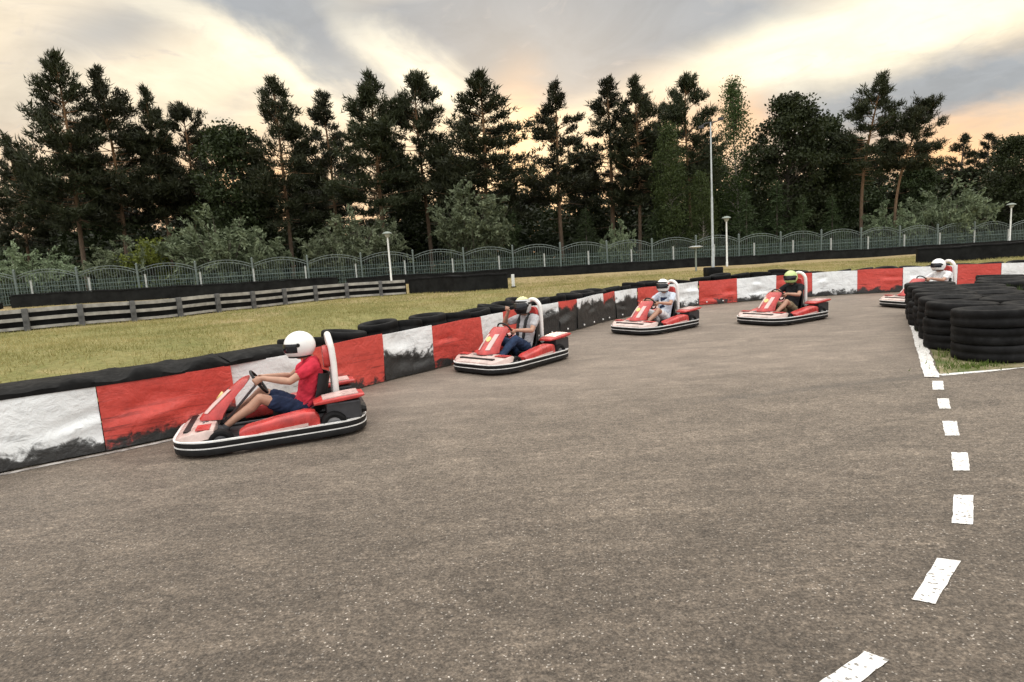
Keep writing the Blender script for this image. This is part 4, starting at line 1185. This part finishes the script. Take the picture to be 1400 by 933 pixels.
kart0 = make_kart()
for i, (xy, hd, lk, lp, spec) in enumerate(KARTS):
    kobj = kart0 if i == 0 else copy_tree(kart0)
    kobj.location = (xy[0], xy[1], .006); kobj.rotation_euler = (0, 0, D2R(hd))
    tag(kobj, lk, 'go-kart', 'red go-karts on the track')
    make_driver(kobj, lp, spec)

# ================================================================ trees
def unit(a): return a / np.linalg.norm(a, axis=-1, keepdims=True)
def needles(C, D, per, ln, wd, spread, rg):
    """tufts of needle blades: centres C, main directions D"""
    n = len(C) * per
    c = np.repeat(C, per, 0) + rg.normal(0, .09, (n, 3)); d = unit(np.repeat(D, per, 0) + rg.normal(0, spread, (n, 3)))
    s = unit(np.cross(d, rg.normal(0, 1, (n, 3)))); L = ln * rg.uniform(.6, 1.25, (n, 1)); w = wd * rg.uniform(.7, 1.3, (n, 1))
    v = np.stack([c - s * w * .5, c + s * w * .5, c + d * L], 1).reshape(-1, 3)
    return v, np.arange(3 * n).reshape(-1, 3)
def leaves(C, ln, wd, rg, droop=0.0):
    n = len(C); d = rg.normal(0, 1, (n, 3)); d[:, 2] -= droop; d = unit(d)
    s = unit(np.cross(d, rg.normal(0, 1, (n, 3)))); L = ln * rg.uniform(.6, 1.3, (n, 1)) / 2; w = wd * rg.uniform(.6, 1.3, (n, 1)) / 2
    v = np.stack([C - d * L, C - s * w, C + d * L, C + s * w], 1).reshape(-1, 3)
    return v, np.arange(4 * n).reshape(-1, 4)

def pine_parts(seed, H, cb, W, lean=(0, 0), curve=0.0, limbs=46, gap=.15, r0=.13, tuft=9, top_sharp=1.0):
    limbs = int(limbs * 1.75); gap *= .8
    rg = np.random.default_rng(seed); mb = MB()
    def axis(t):      # trunk centreline
        return np.array([lean[0] * t + curve * math.sin(t * math.pi * 1.0) , lean[1] * t + .12 * math.sin(t * 5 + seed), H * t])
    tt = np.linspace(0, 1, 14)
    mb.tube([axis(t) for t in tt], [r0 * (1 - t) ** .75 + .018 for t in tt], 9, ref=(1, 0, 0))
    C, D = [], []
    us = np.sort((np.arange(limbs) + rg.uniform(0, 1, limbs)) / limbs) ** 1.12
    for u in us:
        if rg.uniform() < gap: continue
        t = cb + (1 - cb) * u
        prof = np.interp(u, [0, .12, .35, .6, .82, 1], [.72, 1.0, .9, .62, .30 / top_sharp + .02, .04])
        L = W * prof * rg.uniform(.55, 1.22)
        az = rg.uniform(0, 2 * np.pi); el = np.interp(u, [0, .4, .8, 1], [-.12, .1, .5, 1.0]) + rg.normal(0, .15)
        d = np.array([math.cos(az) * math.cos(el), math.sin(az) * math.cos(el), math.sin(el)])
        a = axis(t)
        def lp(s): return a + d * L * s + np.array([0, 0, .12 * L * s * s])
        mb.tube([lp(0), lp(.35), lp(.7), lp(1)], [.035 * (1 - .6 * u) + .008, .024, .015, .008], 5, ref=(0, 0, 1), cap=False)
        nsub = int(1.6 + L * 5.6)
        for _ in range(nsub):
            s = rg.uniform(.32, 1.0) if L > .7 else rg.uniform(.1, 1)
            b = lp(s); da = az + rg.choice([-1, 1]) * rg.uniform(.2, 1.25); sl = L * rg.uniform(.14, .4) * (1.25 - s * .5) + .1
            e2 = el * .4 + rg.normal(.18, .2)
            dd = np.array([math.cos(da) * math.cos(e2), math.sin(da) * math.cos(e2), math.sin(e2)])
            for q in (.4, .75, 1.05):
                C.append(b + dd * sl * q + rg.normal(0, .05, 3)); D.append(dd * .7 + np.array([0, 0, .75]))
    for q in range(3):
        C.append(axis(1.0) - np.array([0, 0, .14 * q])); D.append(np.array([0, 0, 1.2]))
    # dead stubs on the bare trunk
    for _ in range(9):
        t = rg.uniform(cb * .45, cb); a = axis(t); az = rg.uniform(0, 6.28); L = rg.uniform(.3, 1.1)
        mb.tube([a, a + np.array([math.cos(az) * L, math.sin(az) * L, -.05 * L])], [.018, .006], 4, cap=False)
    v, f = needles(np.array(C), np.array(D), tuft, .32, .07, .72, rg)
    return mb, v, f

def broad_parts(seed, H, cb, W, n_cl=75, per=95, leaf=.17, wd=.11, droop=.0, shape='round', r0=.14, sig=.36):
    rg = np.random.default_rng(seed); mb = MB(); z0 = H * cb; ch = H - z0
    tt = np.linspace(0, 1, 8)
    ax = lambda t: np.array([.18 * math.sin(t * 3 + seed), .15 * math.sin(t * 4 + 2 * seed), H * .9 * t])
    mb.tube([ax(t) for t in tt], [r0 * (1 - t) ** .8 + .015 for t in tt], 8, ref=(1, 0, 0))
    C = []
    for _ in range(n_cl):
        u = rg.uniform(0, 1) ** .85
        pr = {'round': lambda u: math.sin(math.pi * min(1, .12 + u * .86)) ** .6, 'column': lambda u: np.interp(u, [0, .3, .7, 1], [.7, 1, .75, .12]), 'cone': lambda u: 1.02 - u}[shape](u)
        az = rg.uniform(0, 6.283); rr = W * pr * math.sqrt(rg.uniform(.1, 1)) * rg.uniform(.75, 1.15)
        c = np.array([math.cos(az) * rr, math.sin(az) * rr, z0 + ch * u]); c[:2] += ax(min(1, c[2] / H))[:2]
        t = max(.1, (c[2] - abs(rr) * .6) / (H * .9)); a = ax(min(t, .97))
        mb.tube([a, lerp(a, c, .55) + np.array([0, 0, .12 * rr]), c], [.03, .018, .006], 4, cap=False)
        m = int(per * rg.uniform(.6, 1.3)); q = c + np.clip(rg.normal(0, 1, (m, 3)), -1.7, 1.7) * np.array([sig, sig, sig * (.62 if droop == 0 else 1.2)]) * rg.uniform(.7, 1.25)
        C.append(q)
    v, f = leaves(np.concatenate(C), leaf, wd, rg, droop)
    return mb, v, f

def shrub_parts(seed, H, W, stems=44, per=200, leaf=.23, wd=.075):
    rg = np.random.default_rng(seed); mb = MB(); C = []; Dn = []
    for _ in range(stems):
        az = rg.uniform(0, 6.283); out = W * math.sqrt(rg.uniform(.05, 1)); top = H * (1 - .42 * (out / W) ** 2) * rg.uniform(.62, 1.08)
        p0 = np.array([math.cos(az) * .25, math.sin(az) * .25, 0]); p3 = np.array([math.cos(az) * out, math.sin(az) * out, top])
        p1 = np.array([math.cos(az) * out * .45, math.sin(az) * out * .45, top * .62])
        B = lambda t: p0 * (1 - t) ** 2 + 2 * p1 * t * (1 - t) + p3 * t * t
        mb.tube([B(t) for t in np.linspace(0, 1, 6)], [.04 * (1 - t) + .006 for t in np.linspace(0, 1, 6)], 5, cap=False)
        # side twigs hold plumes of narrow leaves
        for _ in range(9):
            t = rg.uniform(.25, 1); b = B(t); tw = unit(rg.normal(0, 1, 3) + np.array([math.cos(az) * .6, math.sin(az) * .6, .35])); L = rg.uniform(.25, .75)
            m = per // 9 + 4; q = rg.uniform(0, 1, (m, 1)); pos = b + tw * L * q + np.array([0, 0, -.12]) * q * q + rg.normal(0, .055, (m, 3))
            C.append(pos); Dn.append(np.repeat((tw + np.array([0, 0, -.1]))[None], m, 0))
    C = np.concatenate(C); Dn = np.concatenate(Dn); n = len(C)
    d = unit(Dn + rg.normal(0, .55, (n, 3))); s = unit(np.cross(d, rg.normal(0, 1, (n, 3)) + np.array([0, 0, .6]))); L = leaf * rg.uniform(.6, 1.2, (n, 1)) / 2; w = wd * rg.uniform(.7, 1.3, (n, 1)) / 2
    v = np.stack([C - d * L, C - s * w, C + d * L, C + s * w], 1).reshape(-1, 3)
    return mb, v, np.arange(4 * n).reshape(-1, 4)

def spruce_parts(seed, H, W):
    rg = np.random.default_rng(seed); mb = MB(); mb.tube([(0, 0, 0), (0, 0, H * .5), (0, 0, H)], [.07, .045, .01], 7)
    C, D = [], []
    for u in np.linspace(.06, .98, int(H * 5)):
        R = W * (1 - u) ** .85 + .06
        for _ in range(int(5 + 6 * (1 - u))):
            az = rg.uniform(0, 6.283); L = R * rg.uniform(.6, 1.15); d = np.array([math.cos(az), math.sin(az), -.12])
            for q in np.arange(.15, 1.01, .17 / max(L, .3)):
                C.append(np.array([0, 0, H * u]) + d * L * q + np.array([0, 0, .1 * L * q * q]) + rg.normal(0, .03, 3)); D.append(d * .9 + np.array([0, 0, -.1]) + rg.normal(0, .25, 3))
    v, f = needles(np.array(C), np.array(D), 7, .2, .045, .55, rg)
    return mb, v, f

PROTO = {}
def plant(proto, name, cat, lab, xy, scale, rz, group, tmat, lmat, crown='crown', trunk='trunk', sxy=None):
    z = tz(*xy) - .05
    t = empty(name, (xy[0], xy[1], z), rz); tag(t, lab, cat, group)
    if proto not in PROTO:
        mb, v, f = PARTS[proto]()
        PROTO[proto] = (mb.mesh('trunk', M[tmat], smooth=True, sharp=60), mesh_np('crown', v, f, M[lmat]))
    a, b = PROTO[proto]
    s2 = sxy or scale
    t.scale = (s2, s2, scale)
    link(bpy.data.objects.new(trunk, a), t); link(bpy.data.objects.new(crown, b), t)
    return t

PARTS = {
    'pineA': lambda: pine_parts(1, 13, .33, 2.7, limbs=54),
    'pineB': lambda: pine_parts(2, 13, .34, 2.6, limbs=50, gap=.12),
    'pineC': lambda: pine_parts(3, 13, .38, 2.2, limbs=40, gap=.2, top_sharp=1.3),
    'pineD': lambda: pine_parts(4, 13, .42, 2.6, limbs=54, top_sharp=.7),
    'pineE': lambda: pine_parts(5, 13, .40, 2.2, limbs=40, gap=.2),
    'windA': lambda: pine_parts(6, 13, .46, 2.3, lean=(1.3, 0), curve=-.5, limbs=44),
    'windB': lambda: pine_parts(7, 12, .58, 2.3, lean=(2.2, 0), curve=-1.1, limbs=44, top_sharp=.55, r0=.13),
    'backP': lambda: pine_parts(8, 12, .2, 2.6, limbs=44, tuft=8),
    'broad': lambda: broad_parts(21, 11, .12, 3.0, 190, 120, leaf=.22, wd=.15, sig=.42),
    'broadB': lambda: broad_parts(22, 10, .08, 2.5, 160, 120, leaf=.22, wd=.15, sig=.4),
    'birch': lambda: broad_parts(23, 10, .10, 1.5, 130, 120, leaf=.16, wd=.10, droop=1.2, shape='column', r0=.09),
    'birchT': lambda: broad_parts(24, 12, .2, 1.5, 120, 95, leaf=.16, wd=.10, droop=.5, shape='column', r0=.1),
    'silver': lambda: shrub_parts(31, 3.2, 2.1), 'silverB': lambda: shrub_parts(32, 3.0, 2.4, 50), 'silverC': lambda: shrub_parts(33, 4.4, 2.0, 60, 230),
    'bushY': lambda: broad_parts(34, 2.3, .1, 1.2, 34, 90, leaf=.13, wd=.09, r0=.04, sig=.24),
    'spruce': lambda: spruce_parts(41, 4.2, 1.35),
}
def tree_at(px, py, Y, proto, H0, name, cat, lab, group, tmat, lmat, crown='crown', wide=1.0, rz=None):
    p = at_depth(px, py, Y); zb = tz(p[0], p[1]) - .05; sc = (p[2] - zb) / H0
    plant(proto, name, cat, lab, (p[0], p[1]), sc, random.uniform(0, 6.28) if rz is None else rz, group, tmat, lmat, crown, sxy=sc * wide)

G1 = 'pines in the front row of the forest'
ORD = ['first', 'second', 'third', 'fourth', 'fifth', 'sixth', 'seventh', 'eighth', 'ninth', 'tenth', 'eleventh', 'twelfth', 'thirteenth', 'fourteenth', 'fifteenth', 'sixteenth']
PINES = [((72, 72), 40, 'pineA', .92, 'tallest pine at the left with spiky top and bare twin-looking trunk'),
         ((135, 94), 41, 'pineB', .95, 'dark dense pine just right of the tallest left pine'),
         ((200, 121), 42.5, 'pineC', .98, 'slim pine with thin pointed top, third from the left'),
         ((247, 143), 44, 'pineD', .95, 'round-topped lower pine, fourth from the left'),
         ((372, 107), 41, 'pineA', 1.0, 'lone pointed pine with bare trunk standing above the orange gap at left'),
         ((440, 126), 45, 'pineE', 1.05, 'slender sparse pine between the pointed pine and the dense middle ones'),
         ((504, 99), 41, 'pineB', 1.12, 'dense pine with stacked branches behind the leftmost lamp post'),
         ((567, 102), 43, 'pineD', 1.02, 'flat-topped pine right of the dense one with a straight bare trunk'),
         ((653, 99), 41, 'pineA', 1.22, 'broad dense pine behind the tall silver shrub'),
         ((757, 112), 42, 'pineC', 1.15, 'pine with an open ragged top and slim pale trunk, right of the bright gap'),
         ((830, 108), 43.5, 'pineE', 1.25, 'left one of two close pines near the middle right'),
         ((868, 106), 42, 'pineB', .95, 'right one of two close pines, next to the pink sky gap'),
         ((905, 142), 46, 'pineC', .9, 'shorter pine peeking between the close pair and the mast'),
         ((938, 104), 42.5, 'pineD', .9, 'pine just left of the tall mast, top bent to the right'),
         ((10, 188), 44, 'pineB', .9, 'dark pine cut by the left edge of the photo')]
for (pxy, Y, pr, wd, lab) in PINES:
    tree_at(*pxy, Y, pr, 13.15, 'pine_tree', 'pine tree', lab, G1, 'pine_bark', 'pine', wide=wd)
tree_at(1182, 103, 41, 'windA', 13.15, 'pine_tree', 'pine tree', 'windswept tall pine with flag-like top leaning right', G1, 'pine_bark', 'pine', rz=0)
tree_at(1232, 142, 39.5, 'windB', 12.15, 'pine_tree', 'pine tree', 'windswept pine with a bent bare trunk, rightmost of the tall ones', G1, 'pine_bark', 'pine', wide=.95, rz=0)
BR = 'leafy trees among the pines'
tree_at(305, 160, 41, 'broadB', 10.6, 'leafy_tree', 'leafy tree', 'dark leafy tree with rounded top between the left pines and the orange gap', BR, 'dark_bark', 'broad', wide=.95)
tree_at(1078, 124, 42, 'broad', 11.6, 'leafy_tree', 'leafy tree', 'broad round-headed green tree right of the mast', BR, 'dark_bark', 'broad', wide=.95)
tree_at(1125, 150, 44, 'broadB', 10.6, 'leafy_tree', 'leafy tree', 'leafy tree joining the round-headed one to the windswept pine', BR, 'dark_bark', 'broad', wide=.95)
tree_at(916, 170, 39, 'birch', 10.4, 'birch_tree', 'birch tree', 'drooping green birch left of the mast, reaching down to the fence', BR, 'birch_bark', 'birch', wide=.9)
tree_at(1006, 112, 44, 'birchT', 12.3, 'birch_tree', 'birch tree', 'slim pointed birch standing right beside the mast top', BR, 'birch_bark', 'birch', wide=.85)
tree_at(958, 235, 38, 'birch', 10.4, 'birch_tree', 'birch tree', 'small young birch with pale stem just left of the mast', BR, 'birch_bark', 'birch', wide=1.1)
tree_at(1388, 178, 44, 'broadB', 10.6, 'leafy_tree', 'leafy tree', 'dark leafy tree cut by the right edge behind the lamp', BR, 'dark_bark', 'broad', wide=.9)
# back rows
for (x, y, w_) in [(628, 205, 'behind the broad dense pine, left of the bright gap'), (795, 222, 'filling the gap left of the two close pines'), (968, 205, 'just behind the mast'), (1160, 180, 'between the round-headed tree and the windswept pines'), (548, 215, 'between the two dense middle pines'), (412, 225, 'below the slender sparse pine'), (120, 225, 'behind the two tallest left pines'), (1255, 215, 'at the foot of the bent-trunk pine')]:
    tree_at(x, y, 47.5 + (x % 7) * .4, 'broadB', 10.6, 'leafy_tree', 'leafy tree', 'dark leafy tree ' + w_, BR, 'dark_bark', 'broad', wide=1.05)
BK = 'darker trees in the back rows of the forest'
BACK = [(30, 205), (95, 190), (165, 205), (225, 200), (275, 215), (335, 225), (408, 200), (455, 205), (530, 190), (600, 195), (690, 225), (728, 230), (790, 195), (850, 215), (895, 195), (965, 200), (1040, 185), (1100, 190), (1155, 190), (1205, 190), (1262, 195), (1318, 184), (1352, 183), (1375, 205)]
where = ['behind the left edge pine', 'behind the tallest left pine', 'between second and third left pines', 'behind the slim left pine', 'left of the rounded leafy tree', 'left of the orange gap', 'right of the lone pointed pine',
         'behind the slender sparse pine', 'behind the dense stacked pine', 'behind the flat-topped pine', 'behind the broad dense pine', 'below the bright gap in the tree line', 'behind the pine with open ragged top', 'below the pink sky gap', 'behind the bent-topped pine',
         'behind the mast', 'left behind the round-headed tree', 'right behind the round-headed tree', 'behind the flag-topped pine', 'between the two windswept pines', 'right of the bent-trunk pine', 'in the orange glow at far right', 'right of the orange glow', 'behind the right edge lamp']
for (x, y), w in zip(BACK, where):
    Y = random.uniform(49, 60)
    tree_at(x, y, Y, 'backP', 12.15, 'pine_tree', 'pine tree', f'dark back-row pine {w}', BK, 'dark_bark', 'pine', wide=random.uniform(1.0, 1.25))
# silver shrubs along the fence
SG = 'silver-leaved shrubs behind the fence'
for px, py, Y, pr, H0, wd, lab in [(642, 243, 36.5, 'silverC', 4.5, .9, 'tallest silver-grey shrub, in front of the broad dense pine'), (297, 290, 35.5, 'silverB', 3.1, .95, 'wide silver-green shrub below the orange gap at left'),
                                   (350, 318, 36.5, 'silver', 3.2, .85, 'low silver-green shrub right of the wide left one'), (478, 284, 36, 'silverB', 3.1, .9, 'silver-green shrub left of the leftmost lamp post'), (170, 326, 34.5, 'silver', 3.2, .95, 'grey-green shrub joined to the yellow-green bush'),
                                   (28, 334, 33, 'silverB', 3.1, 1.0, 'grey-green shrub at the left edge above the fence'), (1292, 251, 41, 'silverB', 3.1, .85, 'larger silver shrub at the right, below the orange glow'),
                                   (1216, 276, 40, 'silver', 3.2, .85, 'smaller silver shrub left of the right-hand one'), (845, 303, 37, 'silver', 3.2, .6, 'little pale shrub below the two close pines')]:
    tree_at(px, py, Y, pr, H0, 'silver_shrub', 'shrub', lab, SG, 'dark_bark', 'silver', crown='foliage', wide=wd)
tree_at(208, 326, 34.6, 'bushY', 2.5, 'leafy_bush', 'bush', 'small yellow-green bush in front of the left trunks', None, 'dark_bark', 'yellow_green', crown='foliage', wide=.9)
SPR = 'young spruces behind the fence'
for px, py, Y, lab in [(1020, 262, 38.5, 'young spruce just right of the garden lamp'), (1062, 246, 40, 'tallest young spruce below the round-headed tree'), (1098, 270, 39, 'young spruce right of the tallest young one'), (1138, 268, 40, 'young spruce left of the straight bare trunk'), (905, 255, 39.5, 'young spruce below the drooping birch'),
                       (700, 290, 39, 'young spruce right of the tall silver shrub'), (800, 285, 40, 'young spruce left of the little pale shrub')]:
    tree_at(px, py, Y, 'spruce', 4.3, 'spruce_tree', 'spruce tree', lab, SPR, 'dark_bark', 'spruce', wide=1.1)

# dense dark undergrowth between the trunks, read as one mass
rg = np.random.default_rng(77); n = 210000
X = rg.uniform(-52, 68, n); Y = rg.uniform(41.5, 62, n) + .1673 * (X + 24) * .6
hh = 3.9 + 1.7 * np.sin(X * .45 + 1.2) * np.sin(X * .17 + .4) + .9 * np.sin(X * 1.3 + Y * .7) + np.clip((Y - 46) * .16, 0, 2.6) + .5 * np.sin(X * 3.1 + Y)
Z = gfar(X) + np.clip(hh, 1.2, 8) * rg.uniform(0, 1, n) ** .8
v, f = leaves(np.c_[X, Y, Z], .34, .24, rg)
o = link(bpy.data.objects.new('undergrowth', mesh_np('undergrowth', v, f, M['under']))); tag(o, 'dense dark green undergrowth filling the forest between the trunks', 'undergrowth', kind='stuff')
# low green growth right behind the fence
n = 42000; X = rg.uniform(-34, 52, n); Y = fence_y(X) + rg.uniform(.5, 4.5, n)
hh = .75 + .5 * np.sin(X * .8) * np.sin(X * .31) + .35 * np.sin(X * 2.3 + Y)
v, f = leaves(np.c_[X, Y, gfar(X) + np.clip(hh, .3, 2) * rg.uniform(0, 1, n)], .16, .1, rg)
o = link(bpy.data.objects.new('hedge_growth', mesh_np('hedge_growth', v, f, M['under']))); tag(o, 'low green ground cover growing right behind the fence', 'ground cover', kind='stuff')

# ================================================================ sky and sun
w = bpy.data.worlds.new('World'); SC.world = w; w.use_nodes = True
T = w.node_tree; T.nodes.clear()
class WN(N):
    def __init__(s): s.t = T
k = WN()
SUN = at_depth(712, 185, 10.0) - np.array([0, 0, CAMH]); sun_dir = SUN / np.linalg.norm(SUN)
sun_el = math.asin(sun_dir[2]); sun_az = math.atan2(sun_dir[0], sun_dir[1])
sky = k.n('ShaderNodeTexSky', sky_type='NISHITA'); sky.sun_disc = False; sky.sun_elevation = sun_el; sky.sun_rotation = sun_az
sky.air_density = 1.4; sky.dust_density = 2.5
g = k.coord('Generated'); sep = k.n('ShaderNodeSeparateXYZ'); k.l(g, sep.inputs[0])
dx, dy, dz = sep.outputs
yy = k.math('MAXIMUM', dy, .12); ga = k.math('DIVIDE', dx, yy); gb = k.math('DIVIDE', dz, yy)
zc = k.math('ADD', k.math('MAXIMUM', dz, 0.0), .14)
cv = k.n('ShaderNodeCombineXYZ'); k.l(k.math('DIVIDE', dx, zc), cv.inputs[0]); k.l(k.math('DIVIDE', dy, zc), cv.inputs[1])
cn = k.noise(cv.outputs[0], .9, 7, .58, .7)                # cloud layer seen in perspective
cn2 = k.noise(cv.outputs[0], 2.6, 8, .6, 1.2)
warp = k.math('MULTIPLY', k.math('SUBTRACT', cn, .5), .28)
def blob(px, py, rx, ry, ang, amp):
    """soft cloud bank centred on a compass direction"""
    d = ray(px, py); a0, b0 = d[0] / d[1], d[2] / d[1]
    u = k.math('ADD', k.math('SUBTRACT', ga, a0), warp); v_ = k.math('ADD', k.math('SUBTRACT', gb, b0), k.math('MULTIPLY', warp, .6))
    c, s_ = math.cos(ang), math.sin(ang)
    p = k.math('ADD', k.math('MULTIPLY', u, c), k.math('MULTIPLY', v_, s_)); q = k.math('SUBTRACT', k.math('MULTIPLY', v_, c), k.math('MULTIPLY', u, s_))
    r2 = k.math('ADD', k.math('POWER', k.math('ABSOLUTE', k.math('DIVIDE', p, rx)), 2.0), k.math('POWER', k.math('ABSOLUTE', k.math('DIVIDE', q, ry)), 2.0))
    return k.math('MULTIPLY', k.math('POWER', 2.718, k.math('MULTIPLY', r2, -1.0)), amp)
def total(L):
    r = L[0]
    for b in L[1:]: r = k.math('ADD', r, b)
    return r
grey = total([blob(690, 50, .26, .085, -.15, 1.1), blob(850, 45, .28, .10, .1, .9), blob(385, 20, .17, .07, -.5, 1.1), blob(1270, 125, .34, .065, .12, 1.0), blob(1030, 90, .2, .06, .3, .6), blob(140, 50, .18, .05, .2, .55), blob(20, 160, .12, .06, 0, .35), blob(310, 155, .05, .02, 0, .35)])
brt = total([blob(330, 75, .22, .035, -.5, .55), blob(590, 95, .16, .03, -.65, .6), blob(1275, 22, .34, .05, .22, 1.1), blob(960, 105, .22, .04, .3, .4), blob(250, 120, .3, .05, 0, .3)])
glow = total([blob(712, 185, .05, .09, 0, .8), blob(350, 255, .10, .07, 0, 1.0), blob(1290, 205, .12, .05, .1, 1.1), blob(880, 210, .10, .10, 0, .7), blob(1000, 170, .08, .08, 0, .7), blob(200, 260, .16, .05, 0, .6)])
el = k.ramp(dz, [(0.0, (.74, .42, .24)), (.12, (.72, .53, .36)), (.24, (.74, .61, .44)), (.42, (.68, .61, .50)), (.60, (1.35, 1.3, 1.22)), (1.0, (2.25, 2.2, 2.1))])
c = k.mix(k.math('MULTIPLY', k.ramp(grey, [(.12, 0.0), (.8, 1.0)]), .97), el, (.28, .30, .325))
c = k.mix(k.ramp(brt, [(.05, 0.0), (.7, .85)]), c, (1.0, .90, .68))
tex = k.ramp(cn2, [(.36, .9), (.62, 1.08)])
c = k.mix(.8, c, tex, 'MULTIPLY')
wisps = k.ramp(k.noise(cv.outputs[0], 4.5, 8, .62, 2.0), [(.58, 0.0), (.72, .35)])
c = k.mix(k.math('MULTIPLY', wisps, k.ramp(dz, [(.05, 0.0), (.2, 1.0)])), c, (.46, .42, .40))
c = k.mix(k.ramp(glow, [(.05, 0.0), (1.0, .75)]), c, (.98, .56, .27))
# behind the camera the overcast is paler and cooler
back = k.ramp(k.math('MULTIPLY', dy, -1.0), [(.0, 0.0), (.4, 1.0)])
c = k.mix(back, c, k.ramp(dz, [(0.0, (.75, .75, .77)), (.3, (1.0, 1.0, 1.0)), (1.0, (2.25, 2.2, 2.1))]))
c = k.mix(1.0, c, (10.0, 10.0, 10.0), 'MULTIPLY')
add = k.mix(.06, c, sky.outputs[0], 'ADD')
bg = k.n('ShaderNodeBackground'); k.l(add, bg.inputs[0]); bg.inputs[1].default_value = .1
out = k.n('ShaderNodeOutputWorld'); k.l(bg.outputs[0], out.inputs[0])

sl = bpy.data.lights.new('sun', 'SUN'); sl.energy = .9; sl.angle = D2R(12); sl.color = (1.0, .78, .55)
so = bpy.data.objects.new('sun', sl); COL.objects.link(so)
so.rotation_euler = Vector(sun_dir).to_track_quat('Z', 'Y').to_euler(); so.location = (0, 60, 40)

SC.view_settings.view_transform = 'Standard'; SC.view_settings.look = 'None'; SC.view_settings.gamma = 1
SC.view_settings.exposure = 0.42
SC.render.engine = 'CYCLES'
SC.cycles.max_bounces = 6; SC.cycles.transparent_max_bounces = 4; SC.cycles.use_denoising = True
